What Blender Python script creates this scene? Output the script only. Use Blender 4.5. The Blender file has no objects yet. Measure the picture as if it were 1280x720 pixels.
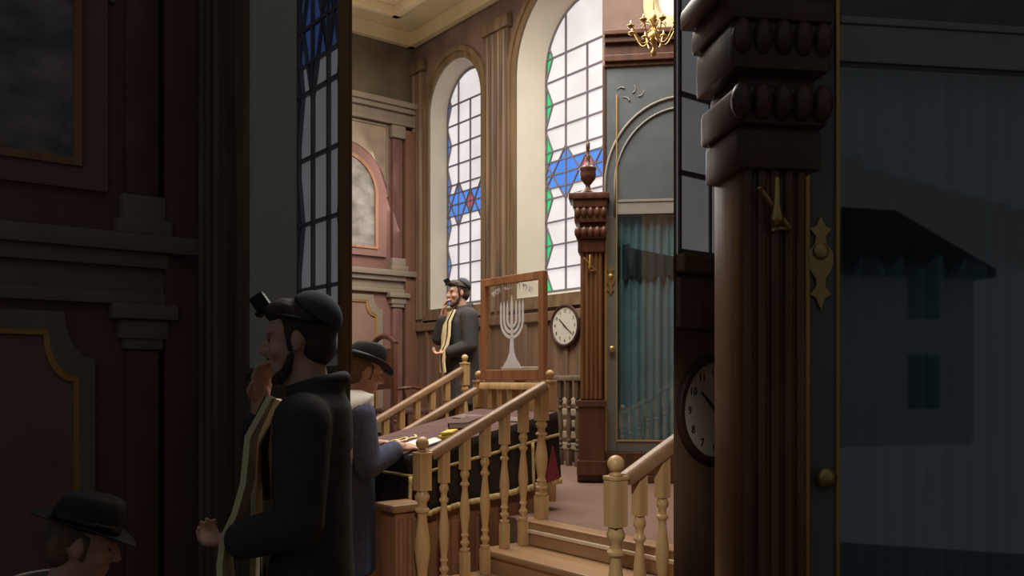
import bpy, bmesh, math, random
from mathutils import Vector, Matrix, Euler
random.seed(7)
PI = math.pi
sc = bpy.context.scene
COL = sc.collection
F = 1085.0            # focal length in pixels of the 1280 px wide frame
EYE = 1.6
HOR = 475.0
PHI = math.radians(38.1)
CP, SP = math.cos(PHI), math.sin(PHI)

# ------------------------------------------------------------------ helpers
def lin(c):
    c /= 255.0
    return c / 12.92 if c <= 0.04045 else ((c + 0.055) / 1.055) ** 2.4
def C(r, g, b):
    return (lin(r), lin(g), lin(b), 1.0)
def RM(X, Y, z=0.0):                 # hall axes -> world
    return Vector((CP * X - SP * Y, SP * X + CP * Y, z))
def on_x(px, X):                      # where the sight line through column px meets the plane X = const (hall axes)
    k = (px - 640) / F
    d = X / (CP * k + SP)
    return (CP - SP * k) * d, d       # Y, depth
def on_y(px, Y):
    k = (px - 640) / F
    d = Y / (CP - SP * k)
    return (CP * k + SP) * d, d       # X, depth
def zat(py, d):
    return EYE + (HOR - py) * d / F

MATS = {}
def nodes_of(name):
    m = bpy.data.materials.new(name); m.use_nodes = True
    return m, m.node_tree.nodes, m.node_tree.links, m.node_tree.nodes['Principled BSDF']
def plain(name, col, rough=0.6, metal=0.0, var=0.12, scale=6.0, bump=0.0, stretch=(1, 1, 1), spec=0.3, col2=None):
    if name in MATS: return MATS[name]
    m, N, L, b = nodes_of(name)
    tc = N.new('ShaderNodeTexCoord'); mp = N.new('ShaderNodeMapping'); mp.inputs['Scale'].default_value = stretch
    nz = N.new('ShaderNodeTexNoise'); nz.inputs['Scale'].default_value = scale; nz.inputs['Detail'].default_value = 5
    rp = N.new('ShaderNodeValToRGB')
    rp.color_ramp.elements[0].position = 0.3; rp.color_ramp.elements[1].position = 0.72
    lo = tuple(x * (1 - var) for x in col[:3]) + (1,)
    hi = col2 if col2 else tuple(min(1, x * (1 + var)) for x in col[:3]) + (1,)
    rp.color_ramp.elements[0].color = lo; rp.color_ramp.elements[1].color = hi
    L.new(tc.outputs['Object'], mp.inputs[0]); L.new(mp.outputs[0], nz.inputs['Vector'])
    L.new(nz.outputs['Fac'], rp.inputs[0]); L.new(rp.outputs[0], b.inputs['Base Color'])
    b.inputs['Roughness'].default_value = rough; b.inputs['Metallic'].default_value = metal
    b.inputs['Specular IOR Level'].default_value = spec
    if bump:
        bp = N.new('ShaderNodeBump'); bp.inputs['Strength'].default_value = bump; bp.inputs['Distance'].default_value = 0.01
        L.new(nz.outputs['Fac'], bp.inputs['Height']); L.new(bp.outputs[0], b.inputs['Normal'])
    MATS[name] = m
    return m
def wood(name, c1, c2, axis=2, scale=14.0, rough=0.45, spec=0.35):
    st = [1, 1, 1]; st[axis] = 0.07
    return plain(name, c1, rough, 0, 0.18, scale, 0.15, tuple(st), spec, c2)
def lit_glass(name, col, strength):
    m, N, L, b = nodes_of(name)
    tc = N.new('ShaderNodeTexCoord'); nz = N.new('ShaderNodeTexNoise'); nz.inputs['Scale'].default_value = 2.2
    rp = N.new('ShaderNodeValToRGB')
    rp.color_ramp.elements[0].color = tuple(x * 0.86 for x in col[:3]) + (1,); rp.color_ramp.elements[1].color = col
    rp.color_ramp.elements[0].position = 0.35; rp.color_ramp.elements[1].position = 0.6
    L.new(tc.outputs['Object'], nz.inputs['Vector']); L.new(nz.outputs['Fac'], rp.inputs[0])
    b.inputs['Base Color'].default_value = tuple(x * 0.3 for x in col[:3]) + (1,)
    L.new(rp.outputs[0], b.inputs['Emission Color']); b.inputs['Emission Strength'].default_value = strength
    b.inputs['Roughness'].default_value = 0.35
    MATS[name] = m
    return m

def link(name, bm, mats, parent=None, smooth=False, loc=None, rotz=None, auto=None):
    me = bpy.data.meshes.new(name)
    bmesh.ops.recalc_face_normals(bm, faces=bm.faces[:])
    bm.to_mesh(me); bm.free()
    if not isinstance(mats, (list, tuple)): mats = [mats]
    for m in mats: me.materials.append(m)
    if smooth:
        for p in me.polygons: p.use_smooth = True
        if auto: me.set_sharp_from_angle(angle=math.radians(auto))
    o = bpy.data.objects.new(name, me); COL.objects.link(o)
    if parent is not None: o.parent = parent
    if loc is not None: o.location = loc
    if rotz is not None: o.rotation_euler.z = rotz
    return o
def thing(name, label, cat, loc=(0, 0, 0), rotz=0.0, group=None):
    o = bpy.data.objects.new(name, None); COL.objects.link(o)
    o.location = loc; o.rotation_euler.z = rotz; o.empty_display_size = 0.1
    o['label'] = label; o['category'] = cat
    if group: o['group'] = group
    return o
def tag(o, label, cat, group=None):
    o['label'] = label; o['category'] = cat
    if group: o['group'] = group
    return o
def struct(name, bm, mats, label, cat, smooth=False, loc=None, rotz=PHI, auto=None):
    o = link(name, bm, mats, None, smooth, loc, rotz, auto)
    o['kind'] = 'structure'; o['label'] = label; o['category'] = cat
    return o
def BM(): return bmesh.new()

def box(bm, lo, hi, bev=0.0, mi=0):
    c = [(lo[i] + hi[i]) / 2 for i in range(3)]
    s = [max(abs(hi[i] - lo[i]), 1e-5) for i in range(3)]
    r = bmesh.ops.create_cube(bm, size=1.0, matrix=Matrix.Translation(c) @ Matrix.Diagonal((*s, 1)))
    fs = set(f for v in r['verts'] for f in v.link_faces)
    for f in fs: f.material_index = mi
    if bev > 0:
        es = list(set(e for v in r['verts'] for e in v.link_edges))
        q = bmesh.ops.bevel(bm, geom=es, offset=min(bev, min(s) * 0.45), segments=2, affect='EDGES', profile=0.6)
        for f in q['faces']: f.material_index = mi
def beam(bm, a, b, w, h, mi=0, up=Vector((0, 0, 1))):
    a = Vector(a); b = Vector(b); d = (b - a).normalized()
    s = d.cross(up).normalized() if abs(d.dot(up)) < 0.999 else Vector((1, 0, 0))
    u = s.cross(d).normalized()
    vs = []
    for p in (a, b):
        for (i, j) in ((-1, -1), (1, -1), (1, 1), (-1, 1)):
            vs.append(bm.verts.new(p + s * (i * w / 2) + u * (j * h / 2)))
    for q in ((0, 1, 2, 3), (7, 6, 5, 4), (0, 4, 5, 1), (1, 5, 6, 2), (2, 6, 7, 3), (3, 7, 4, 0)):
        bm.faces.new([vs[k] for k in q]).material_index = mi
def lathe(bm, prof, n=16, c=(0, 0, 0), mi=0, M=None):
    rings = []
    for r, z in prof:
        ring = []
        for k in range(n):
            a = 2 * PI * k / n
            p = Vector((c[0] + r * math.cos(a), c[1] + r * math.sin(a), c[2] + z))
            ring.append(bm.verts.new(M @ p if M else p))
        rings.append(ring)
    for i in range(len(rings) - 1):
        for k in range(n):
            bm.faces.new((rings[i][k], rings[i][(k + 1) % n], rings[i + 1][(k + 1) % n], rings[i + 1][k])).material_index = mi
    bm.faces.new(rings[0][::-1]).material_index = mi; bm.faces.new(rings[-1]).material_index = mi
def tube(bm, pts, rad, n=8, mi=0):
    pts = [Vector(p) for p in pts]
    if not isinstance(rad, (list, tuple)): rad = [rad] * len(pts)
    rings = []; prev = None
    for i, p in enumerate(pts):
        t = (pts[min(i + 1, len(pts) - 1)] - pts[max(i - 1, 0)]).normalized()
        if prev is None:
            s = t.cross(Vector((0, 0, 1)))
            if s.length < 1e-3: s = t.cross(Vector((1, 0, 0)))
        else:
            s = prev - t * prev.dot(t)
        s.normalize(); prev = s
        u = t.cross(s)
        rings.append([bm.verts.new(p + (s * math.cos(2 * PI * k / n) + u * math.sin(2 * PI * k / n)) * rad[i]) for k in range(n)])
    for i in range(len(rings) - 1):
        for k in range(n):
            bm.faces.new((rings[i][k], rings[i][(k + 1) % n], rings[i + 1][(k + 1) % n], rings[i + 1][k])).material_index = mi
    bm.faces.new(rings[0][::-1]).material_index = mi; bm.faces.new(rings[-1]).material_index = mi
def ball(bm, c, r, rot=None, u=16, v=10, mi=0):
    if not isinstance(r, (list, tuple)): r = (r, r, r)
    M = Matrix.Translation(c) @ (rot.to_4x4() if rot is not None else Matrix.Identity(4)) @ Matrix.Diagonal((*r, 1))
    q = bmesh.ops.create_uvsphere(bm, u_segments=u, v_segments=v, radius=1.0, matrix=M)
    for f in set(f for w in q['verts'] for f in w.link_faces): f.material_index = mi
def prism(bm, poly, ax, t0, t1, mi=0):
    """poly: list of 2D points; ax: function (a, b, t) -> 3D"""
    A = [bm.verts.new(ax(a, b, t0)) for a, b in poly]; B = [bm.verts.new(ax(a, b, t1)) for a, b in poly]
    bm.faces.new(A).material_index = mi; bm.faces.new(B[::-1]).material_index = mi
    n = len(poly)
    for i in range(n):
        bm.faces.new((A[i], A[(i + 1) % n], B[(i + 1) % n], B[i])).material_index = mi
def loft(bm, rings, mi=0, closed=True, caps=True):
    R = [[bm.verts.new(p) for p in r] for r in rings]
    n = len(R[0])
    for i in range(len(R) - 1):
        for k in range(n if closed else n - 1):
            bm.faces.new((R[i][k], R[i][(k + 1) % n], R[i + 1][(k + 1) % n], R[i + 1][k])).material_index = mi
    if caps and closed:
        bm.faces.new(R[0][::-1]).material_index = mi; bm.faces.new(R[-1]).material_index = mi
def arch(cs, half, sill, spring, n=20):
    """outline of a round-headed opening in (s, z), counter-clockwise"""
    p = [(cs - half, sill), (cs + half, sill)]
    for k in range(n + 1):
        a = PI * k / n
        p.append((cs + half * math.cos(a), spring + half * math.sin(a)))
    return p
def clip(poly, conv):
    out = poly
    for i in range(len(conv)):
        a, b = conv[i], conv[(i + 1) % len(conv)]
        def side(p): return (b[0] - a[0]) * (p[1] - a[1]) - (b[1] - a[1]) * (p[0] - a[0])
        inp, out = out, []
        for j in range(len(inp)):
            p, q = inp[j], inp[(j + 1) % len(inp)]
            sp, sq = side(p), side(q)
            if sp >= 0: out.append(p)
            if (sp >= 0) != (sq >= 0):
                t = sp / (sp - sq); out.append((p[0] + t * (q[0] - p[0]), p[1] + t * (q[1] - p[1])))
        if len(out) < 3: return []
    r = [out[0]]
    for p in out[1:]:
        if abs(p[0] - r[-1][0]) + abs(p[1] - r[-1][1]) > 1e-5: r.append(p)
    if len(r) > 1 and abs(r[0][0] - r[-1][0]) + abs(r[0][1] - r[-1][1]) < 1e-5: r.pop()
    return r if len(r) >= 3 else []
def face_with_holes(bm, outer, holes, ax, mi=0):
    es = []
    for loop in [outer] + holes:
        vs = [bm.verts.new(ax(a, b, 0)) for a, b in loop]
        es += [bm.edges.new((vs[i], vs[(i + 1) % len(vs)])) for i in range(len(vs))]
    r = bmesh.ops.triangle_fill(bm, edges=es, use_beauty=True)
    for f in r['geom']:
        if isinstance(f, bmesh.types.BMFace): f.material_index = mi
def copy_tree(o, parent=None):
    c = o.copy(); COL.objects.link(c)
    if parent is not None: c.parent = parent
    for ch in list(o.children): copy_tree(ch, c)
    return c

# ------------------------------------------------------------------ materials
m_wall = plain('rose brown wall paint', C(122, 98, 88), 0.75, var=0.3, scale=2.4)
m_olive = plain('dark olive mural plaster', C(98, 88, 70), 0.75, var=0.4, scale=2.0)
m_ceil = plain('ochre ceiling plaster', C(184, 166, 130), 0.7, var=0.12, scale=2.0)
m_reveal = plain('white reveal plaster', C(196, 190, 176), 0.6, var=0.04, scale=3)
m_archi = wood('brown grained architrave', C(110, 90, 66), C(134, 112, 84))
m_strip = wood('brown painted pilaster', C(92, 74, 60), C(134, 110, 86), scale=10)
m_wain = wood('brown panelling', C(110, 88, 70), C(138, 112, 90), scale=9)
m_pink = plain('dusty pink paint', C(134, 98, 88), 0.6, var=0.08, scale=4)
m_grey = plain('grey stone paint', C(140, 126, 110), 0.6, var=0.08, scale=5)
m_spand = plain('mottled cream marble paint', C(158, 140, 120), 0.55, var=0.16, scale=7)
m_marble = plain('red marbled column paint', C(118, 84, 76), 0.5, var=0.25, scale=9, stretch=(1, 1, 0.35))
m_mural = plain('grey landscape paint', C(142, 134, 126), 0.6, var=0.45, scale=5, stretch=(1, 1, 1.6))
m_gold = plain('gilded moulding', C(206, 164, 92), 0.38, 0.55, var=0.1)
m_rust = plain('brown pink pier paint', C(118, 84, 66), 0.6, var=0.1, scale=4)
m_panelin = plain('brown grey inner panel', C(142, 112, 98), 0.6, var=0.12, scale=4)
m_oak = wood('pale oak', C(196, 158, 108), C(220, 184, 132), scale=16, rough=0.35)
m_rail = wood('worn oak handrail', C(128, 98, 70), C(160, 126, 92), axis=0, scale=16, rough=0.42, spec=0.4)
m_tread = wood('oak tread', C(154, 120, 90), C(180, 144, 108), axis=1, scale=9, rough=0.35)
m_deskwood = wood('red brown desk wood', C(138, 96, 68), C(164, 118, 84), scale=10)
m_strip_w = plain('white nosing strip', C(220, 205, 180), 0.3)
m_carpet = plain('brown carpet', C(122, 98, 86), 0.95, var=0.14, scale=40, bump=0.3, spec=0.1)
m_floor = plain('dark boards', C(88, 68, 54), 0.6, var=0.2, scale=5, stretch=(1, .1, 1))
m_frame = wood('honey pine frame', C(160, 110, 74), C(184, 134, 94), rough=0.4)
m_mahog = wood('dark mahogany', C(80, 50, 38), C(104, 68, 50), scale=18, rough=0.35, spec=0.4)
m_walnut = wood('polished walnut shaft', C(100, 66, 42), C(136, 94, 60), scale=20, rough=0.3, spec=0.4)
m_stile = plain('grey painted door stile', C(112, 112, 104), 0.4, var=0.06)
m_bluegrey = plain('blue grey painted panel', C(96, 102, 104), 0.5, var=0.14, scale=5)
m_teal = plain('teal reflection tint', C(98, 128, 134), .85, var=.12, scale=5, spec=.1)  # glass reflection put into the colour of the sheet behind the pane
m_darkteal = plain('dark roof reflection tint', C(44, 54, 58), .85, var=.15, scale=8, spec=.1)  # tone of a mirrored roof, painted on the band behind the pane
m_archgrey = plain('pale grey carved moulding', C(150, 148, 140), 0.4, var=0.06)
m_brass = plain('polished brass', C(196, 164, 104), 0.36, 0.85, var=0.06)
m_lead = plain('lead came', C(120, 112, 118), 0.6, 0.0)
m_ink = plain('black enamel', C(28, 26, 26), 0.5)
def etched(name, col):
    m, N, L, b = nodes_of(name)
    out = [n for n in N if n.type == 'OUTPUT_MATERIAL'][0]
    nz = N.new('ShaderNodeTexNoise'); nz.inputs['Scale'].default_value = 30
    rp = N.new('ShaderNodeValToRGB'); rp.color_ramp.elements[0].color = tuple(x * .93 for x in col[:3]) + (1,); rp.color_ramp.elements[1].color = col
    tl = N.new('ShaderNodeBsdfTranslucent'); mx = N.new('ShaderNodeMixShader'); mx.inputs[0].default_value = .6
    L.new(nz.outputs['Fac'], rp.inputs[0]); L.new(rp.outputs[0], b.inputs['Base Color']); L.new(rp.outputs[0], tl.inputs[0]); b.inputs['Roughness'].default_value = .6
    L.new(b.outputs[0], mx.inputs[1]); L.new(tl.outputs[0], mx.inputs[2]); L.new(mx.outputs[0], out.inputs['Surface'])
    return m
m_etch = etched('white etched glass', (.95, .95, .96, 1))
m_dial = plain('cream clock dial', C(206, 200, 186), 0.4, var=0.03)
m_clockrim = wood('dark clock rim', C(62, 42, 34), C(80, 56, 44))
m_white = plain('white etched lettering', C(226, 226, 226), 0.5, var=0.02)
m_darkrail = wood('dark stained rail', C(92, 76, 62), C(112, 94, 78))
m_radiator = plain('cream radiator enamel', C(186, 172, 148), 0.4, var=0.04)
m_velvet = plain('black velvet', C(46, 40, 37), 0.9, var=0.2, scale=12, spec=0.1)
m_maroon = plain('maroon lining', C(120, 44, 52), 0.8, var=0.1)
m_fringe = plain('gold braid', C(196, 172, 118), 0.55, 0.2, var=0.2, scale=60)
m_desktop = plain('dark red desk cloth', C(92, 66, 60), 0.8, var=0.2, scale=14)
m_paper = plain('white paper', C(222, 220, 214), 0.7, var=0.03)
m_yellow = plain('yellow cloth', C(214, 190, 88), 0.7, var=0.08)
m_skin = plain('skin', C(200, 156, 134), 0.7, var=0.06, scale=14)
m_hair = plain('dark brown hair', C(66, 52, 44), 0.65, var=0.25, scale=60, bump=0.4)
m_hair2 = plain('light brown hair', C(118, 90, 68), 0.65, var=0.2, scale=60, bump=0.4)
m_coat = plain('charcoal coat cloth', C(68, 66, 66), 0.85, var=0.12, scale=30, bump=0.2, spec=0.15)
m_navy = plain('navy blue coat cloth', C(88, 92, 112), 0.85, var=0.12, scale=30, bump=0.2, spec=0.15)
m_trous = plain('dark trouser cloth', C(70, 68, 70), 0.85, var=0.1, scale=30, spec=0.15)
m_cream = plain('cream wool shawl', C(232, 214, 168), 0.8, var=0.06, scale=20)
m_wshirt = plain('white cotton', C(220, 212, 198), 0.8, var=0.04, scale=12)
m_felt = plain('black felt', C(54, 51, 49), 0.8, var=0.12, scale=40, spec=0.15)
m_band = plain('black ribbon', C(26, 26, 28), 0.4)
m_kippah = plain('dark grey knit', C(72, 72, 80), 0.9, var=0.15, scale=90)
m_leather = plain('black leather', C(24, 22, 22), 0.4)
m_shoe = plain('black shoe leather', C(30, 26, 24), 0.35)
m_eye = plain('eye', C(60, 46, 40), 0.2)
m_candle = plain('candle wax', C(230, 220, 196), 0.5)
g_white = lit_glass('white window glass', (0.74, 0.705, 0.70, 1), 1.0)
g_blue = lit_glass('blue window glass', (0.09, 0.26, 0.74, 1), 0.95)
g_green = lit_glass('green window glass', (0.03, 0.62, 0.20, 1), 0.95)
g_red = lit_glass('red window glass', (0.50, 0.10, 0.16, 1), 0.9)
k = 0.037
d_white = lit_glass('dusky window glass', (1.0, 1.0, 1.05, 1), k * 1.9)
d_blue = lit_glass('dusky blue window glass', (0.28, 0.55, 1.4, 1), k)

def clear_glass(name, mirror, tint):
    m, N, L, b = nodes_of(name); N.remove(b)
    out = [n for n in N if n.type == 'OUTPUT_MATERIAL'][0]
    tr = N.new('ShaderNodeBsdfTransparent'); tr.inputs[0].default_value = tint
    gl = N.new('ShaderNodeBsdfGlossy'); gl.inputs['Roughness'].default_value = 0.02
    mx = N.new('ShaderNodeMixShader'); mx.inputs[0].default_value = mirror
    L.new(tr.outputs[0], mx.inputs[1]); L.new(gl.outputs[0], mx.inputs[2]); L.new(mx.outputs[0], out.inputs['Surface'])
    return m
m_pane = clear_glass('reflective cabinet glass', 0.16, (0.9, 0.95, 0.96, 1))
m_screen = clear_glass('clear screen glass', 0.05, (0.95, 0.95, 0.94, 1))

# ------------------------------------------------------------------ hall shell
XR, YB, H = 5.8, 9.39, 5.9
XL0, XL1 = 1.694, 1.90        # wall between the dim side bay and the hall
hx = lambda a, b, t: Vector((XR + t, a, b))

def window(name, ax, cs, half, sill, spring, depth, splay, mats, row, starrow, toprow, ncol, label, hall=True, sgn=1, border=None, aw=.13, glass=None):
    """frame ring + recessed reveal + leaded stained glass. ax(s, z, t) with t into the wall"""
    outer = arch(cs, half, sill, spring)
    gh = half - splay; os_ = cs
    if glass: cs, gh = (glass[0] + glass[1]) / 2, (glass[1] - glass[0]) / 2
    inner = arch(cs, gh, sill + 0.06, spring)
    wm, bm_, gm, rm = mats
    root = bpy.data.objects.new(name, None); COL.objects.link(root); root.rotation_euler.z = PHI
    root['kind'] = 'structure'; root['label'] = label; root['category'] = 'window'
    b = BM(); n = len(outer)
    loft(b, [[ax(a, z, 0) for a, z in outer], [ax(a, z, depth) for a, z in inner]], caps=False)
    link('reveal', b, m_reveal, root, True, auto=40)
    b = BM()
    big = arch(os_, half + aw, sill - aw, spring); mid = arch(os_, half + aw * .54, sill - aw * .54, spring)
    loft(b, [[ax(a, z, 0.01) for a, z in big], [ax(a, z, -0.05) for a, z in big], [ax(a, z, -0.05) for a, z in mid], [ax(a, z, -0.03) for a, z in mid], [ax(a, z, -0.03) for a, z in outer], [ax(a, z, 0.02) for a, z in outer]], caps=False)
    link('architrave', b, m_archi, root, True, auto=30)
    # glass
    b = BM()
    vs = [b.verts.new(ax(a, z, depth)) for a, z in inner]; b.faces.new(vs).material_index = 0
    lead = BM()
    cw = 2 * gh / ncol
    def U(u, v): return (cs + sgn * (gh - u * cw), sill + 0.06 + v * row)
    def poly(pts, mi, t):
        p = [U(*q) for q in pts]
        ar = sum(p[i][0] * p[(i + 1) % len(p)][1] - p[(i + 1) % len(p)][0] * p[i][1] for i in range(len(p)))
        if ar < 0: p = p[::-1]
        p = clip(p, inner)
        if p: b.faces.new([b.verts.new(ax(x, z, depth - t)) for x, z in p]).material_index = mi
    def line(p, q, w=0.008):
        p = Vector(U(*p)); q = Vector(U(*q)); d = (q - p).normalized(); s = Vector((-d.y, d.x)) * w
        pl = [tuple(p + s), tuple(p - s), tuple(q - s), tuple(q + s)]
        ar = sum(pl[i][0] * pl[(i + 1) % 4][1] - pl[(i + 1) % 4][0] * pl[i][1] for i in range(4))
        if ar < 0: pl = pl[::-1]
        pl = clip(pl, inner)
        if pl: prism(lead, pl, ax, depth - 0.022, depth - 0.004)
    if border is not None:
        nb = int((spring + gh - sill) / row) + 2
        for v in range(-1, nb, 2):
            for u0, u1 in ((0, .36), (ncol, ncol - .36)):
                poly([(u0, v), (u1, v + 1), (u0, v + 2)], border, 0.003)
                line((u0, v), (u1, v + 1), .006); line((u1, v + 1), (u0, v + 2), .006)
    if starrow is not None:
        s = starrow
        poly([(0, s - .55), (ncol, s - .55), (ncol, s + .55), (0, s + .55)], 1, 0.004)
        for cu in (1, 3):
            t1 = [(cu, s + 1.12), (cu - .98, s - .56), (cu + .98, s - .56)]; t2 = [(cu, s - 1.12), (cu - .98, s + .56), (cu + .98, s + .56)]
            for t in (t1, t2):
                poly(t, 1, 0.006)
                for i in range(3): line(t[i], t[(i + 1) % 3], .007)
        dm = [(2, s + .62), (1.66, s), (2, s - .62), (2.34, s)]
        poly(dm, 2, 0.009)
        for i in range(4): line(dm[i], dm[(i + 1) % 4], .007)
    for i in range(1, ncol): line((i, 0), (i, toprow + (30 if i % 2 else 0)))
    for v in range(1, toprow + 1): line((0, v), (ncol, v))
    pr = link('glass', b, gm, root)
    # perimeter came
    out2 = arch(cs, gh - .02, sill + .08, spring)
    loft(lead, [[ax(a, z, depth - 0.004) for a, z in inner], [ax(a, z, depth - 0.022) for a, z in inner], [ax(a, z, depth - 0.022) for a, z in out2], [ax(a, z, depth - 0.004) for a, z in out2]], caps=False)
    link('leading', lead, m_lead, root)
    return outer

W1 = dict(cs=8.48, half=0.545, sill=2.46, spring=4.84)
W2 = dict(cs=6.44, half=0.87, sill=2.47, spring=4.87)
o1 = window('window_1', hx, **W1, depth=0.23, splay=0.05, mats=(None,) * 2 + ([g_white, g_blue, g_red, g_blue], None), row=0.245, starrow=5, toprow=10, ncol=4,
            label='smaller round-headed leaded window with blue zigzag edge and blue star, behind the bareheaded praying man', border=3)
o2 = window('window_2', hx, **W2, depth=0.23, splay=0.22, mats=(None,) * 2 + ([g_white, g_blue, g_red, g_green], None), row=0.248, starrow=5, toprow=10, ncol=4,
            label='larger round-headed leaded window with green zigzag edge and blue star, beside the tall cabinet', border=3)
b = BM()
face_with_holes(b, [(1.2, 0), (YB, 0), (YB, H), (1.2, H)], [o1, o2], hx)
struct('wall_right', b, m_wall, 'rose brown wall holding the two leaded windows', 'wall')
# projecting pier of the right wall behind the cabinet
XP = 5.5
YP = on_x(753, XP)[0]
b = BM(); box(b, (XP, 1.3, 0), (XR + .05, YP, H))
struct('wall_pier', b, m_wall, 'brown wall pier rising behind the tall cabinet', 'wall')
# panelling, dado rail and painted pilaster strips on the right wall
b = BM()
box(b, (XR - .03, 5.72, .8), (XR - .002, YB - .02, 2.24))
s = 5.8
while s < YB - .15:
    box(b, (XR - .055, s, .8), (XR - .02, s + .07, 2.2), .008); s += .32
box(b, (XR - .07, 5.72, 2.2), (XR - .002, YB - .02, 2.3), .012); box(b, (XR - .06, 5.72, .8), (XR - .002, YB - .02, .95), .01)
struct('trim_1', b, m_wain, 'brown vertical wall panelling under the two windows', 'panelling')
for i, (ya, yb) in enumerate(((7.42, 7.82), (9.13, 9.36))):
    b = BM()
    box(b, (XR - .05, ya, 2.3), (XR - .002, yb, 5.45))
    nn = 4 if i == 0 else 3
    for q in range(nn):
        yy = ya + (q + .5) * (yb - ya) / nn
        tube(b, [(XR - .05, yy, 2.35), (XR - .05, yy, 5.4)], .024 if q % 2 else .034, 10)
    box(b, (XR - .09, ya - .04, 5.42), (XR - .002, yb + .04, 5.56), .02)
    struct('trim_%d' % (2 + i), b, m_strip, ('brown ribbed wall pilaster between the two windows' if i == 0 else 'narrow brown ribbed wall strip in the hall corner'), 'pilaster', True, auto=35)
# back wall
hy = lambda a, b, t: Vector((a, YB - t, b))
b = BM(); prism(b, [(XL1, 0), (XR, 0), (XR, H), (XL1, H)], lambda a, z, t: Vector((a, YB + t, z)), 0, .2)
struct('wall_back', b, m_olive, 'dark olive end wall of the hall above the pink panels', 'wall')
b = BM(); box(b, (XL0, 1.0, H), (XR + .3, YB + .2, H + .2))
for off, hh in ((0.0, .10), (.08, .17), (.55, .06), (.63, .11)):
    w = .09
    box(b, (XL1 + off, YB - off - w, H - hh if off < .3 else H - hh), (XR - off, YB - off, H), .01)
    box(b, (XR - off - w, 1.2, H - hh), (XR - off, YB - off, H), .01)
struct('ceiling', b, m_ceil, 'ochre plaster ceiling with moulded cornice', 'ceiling')
b = BM(); box(b, (-6, -6, -.2), (9, YB + .2, 0))
struct('floor', b, m_floor, 'dark board floor', 'floor')

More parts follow.
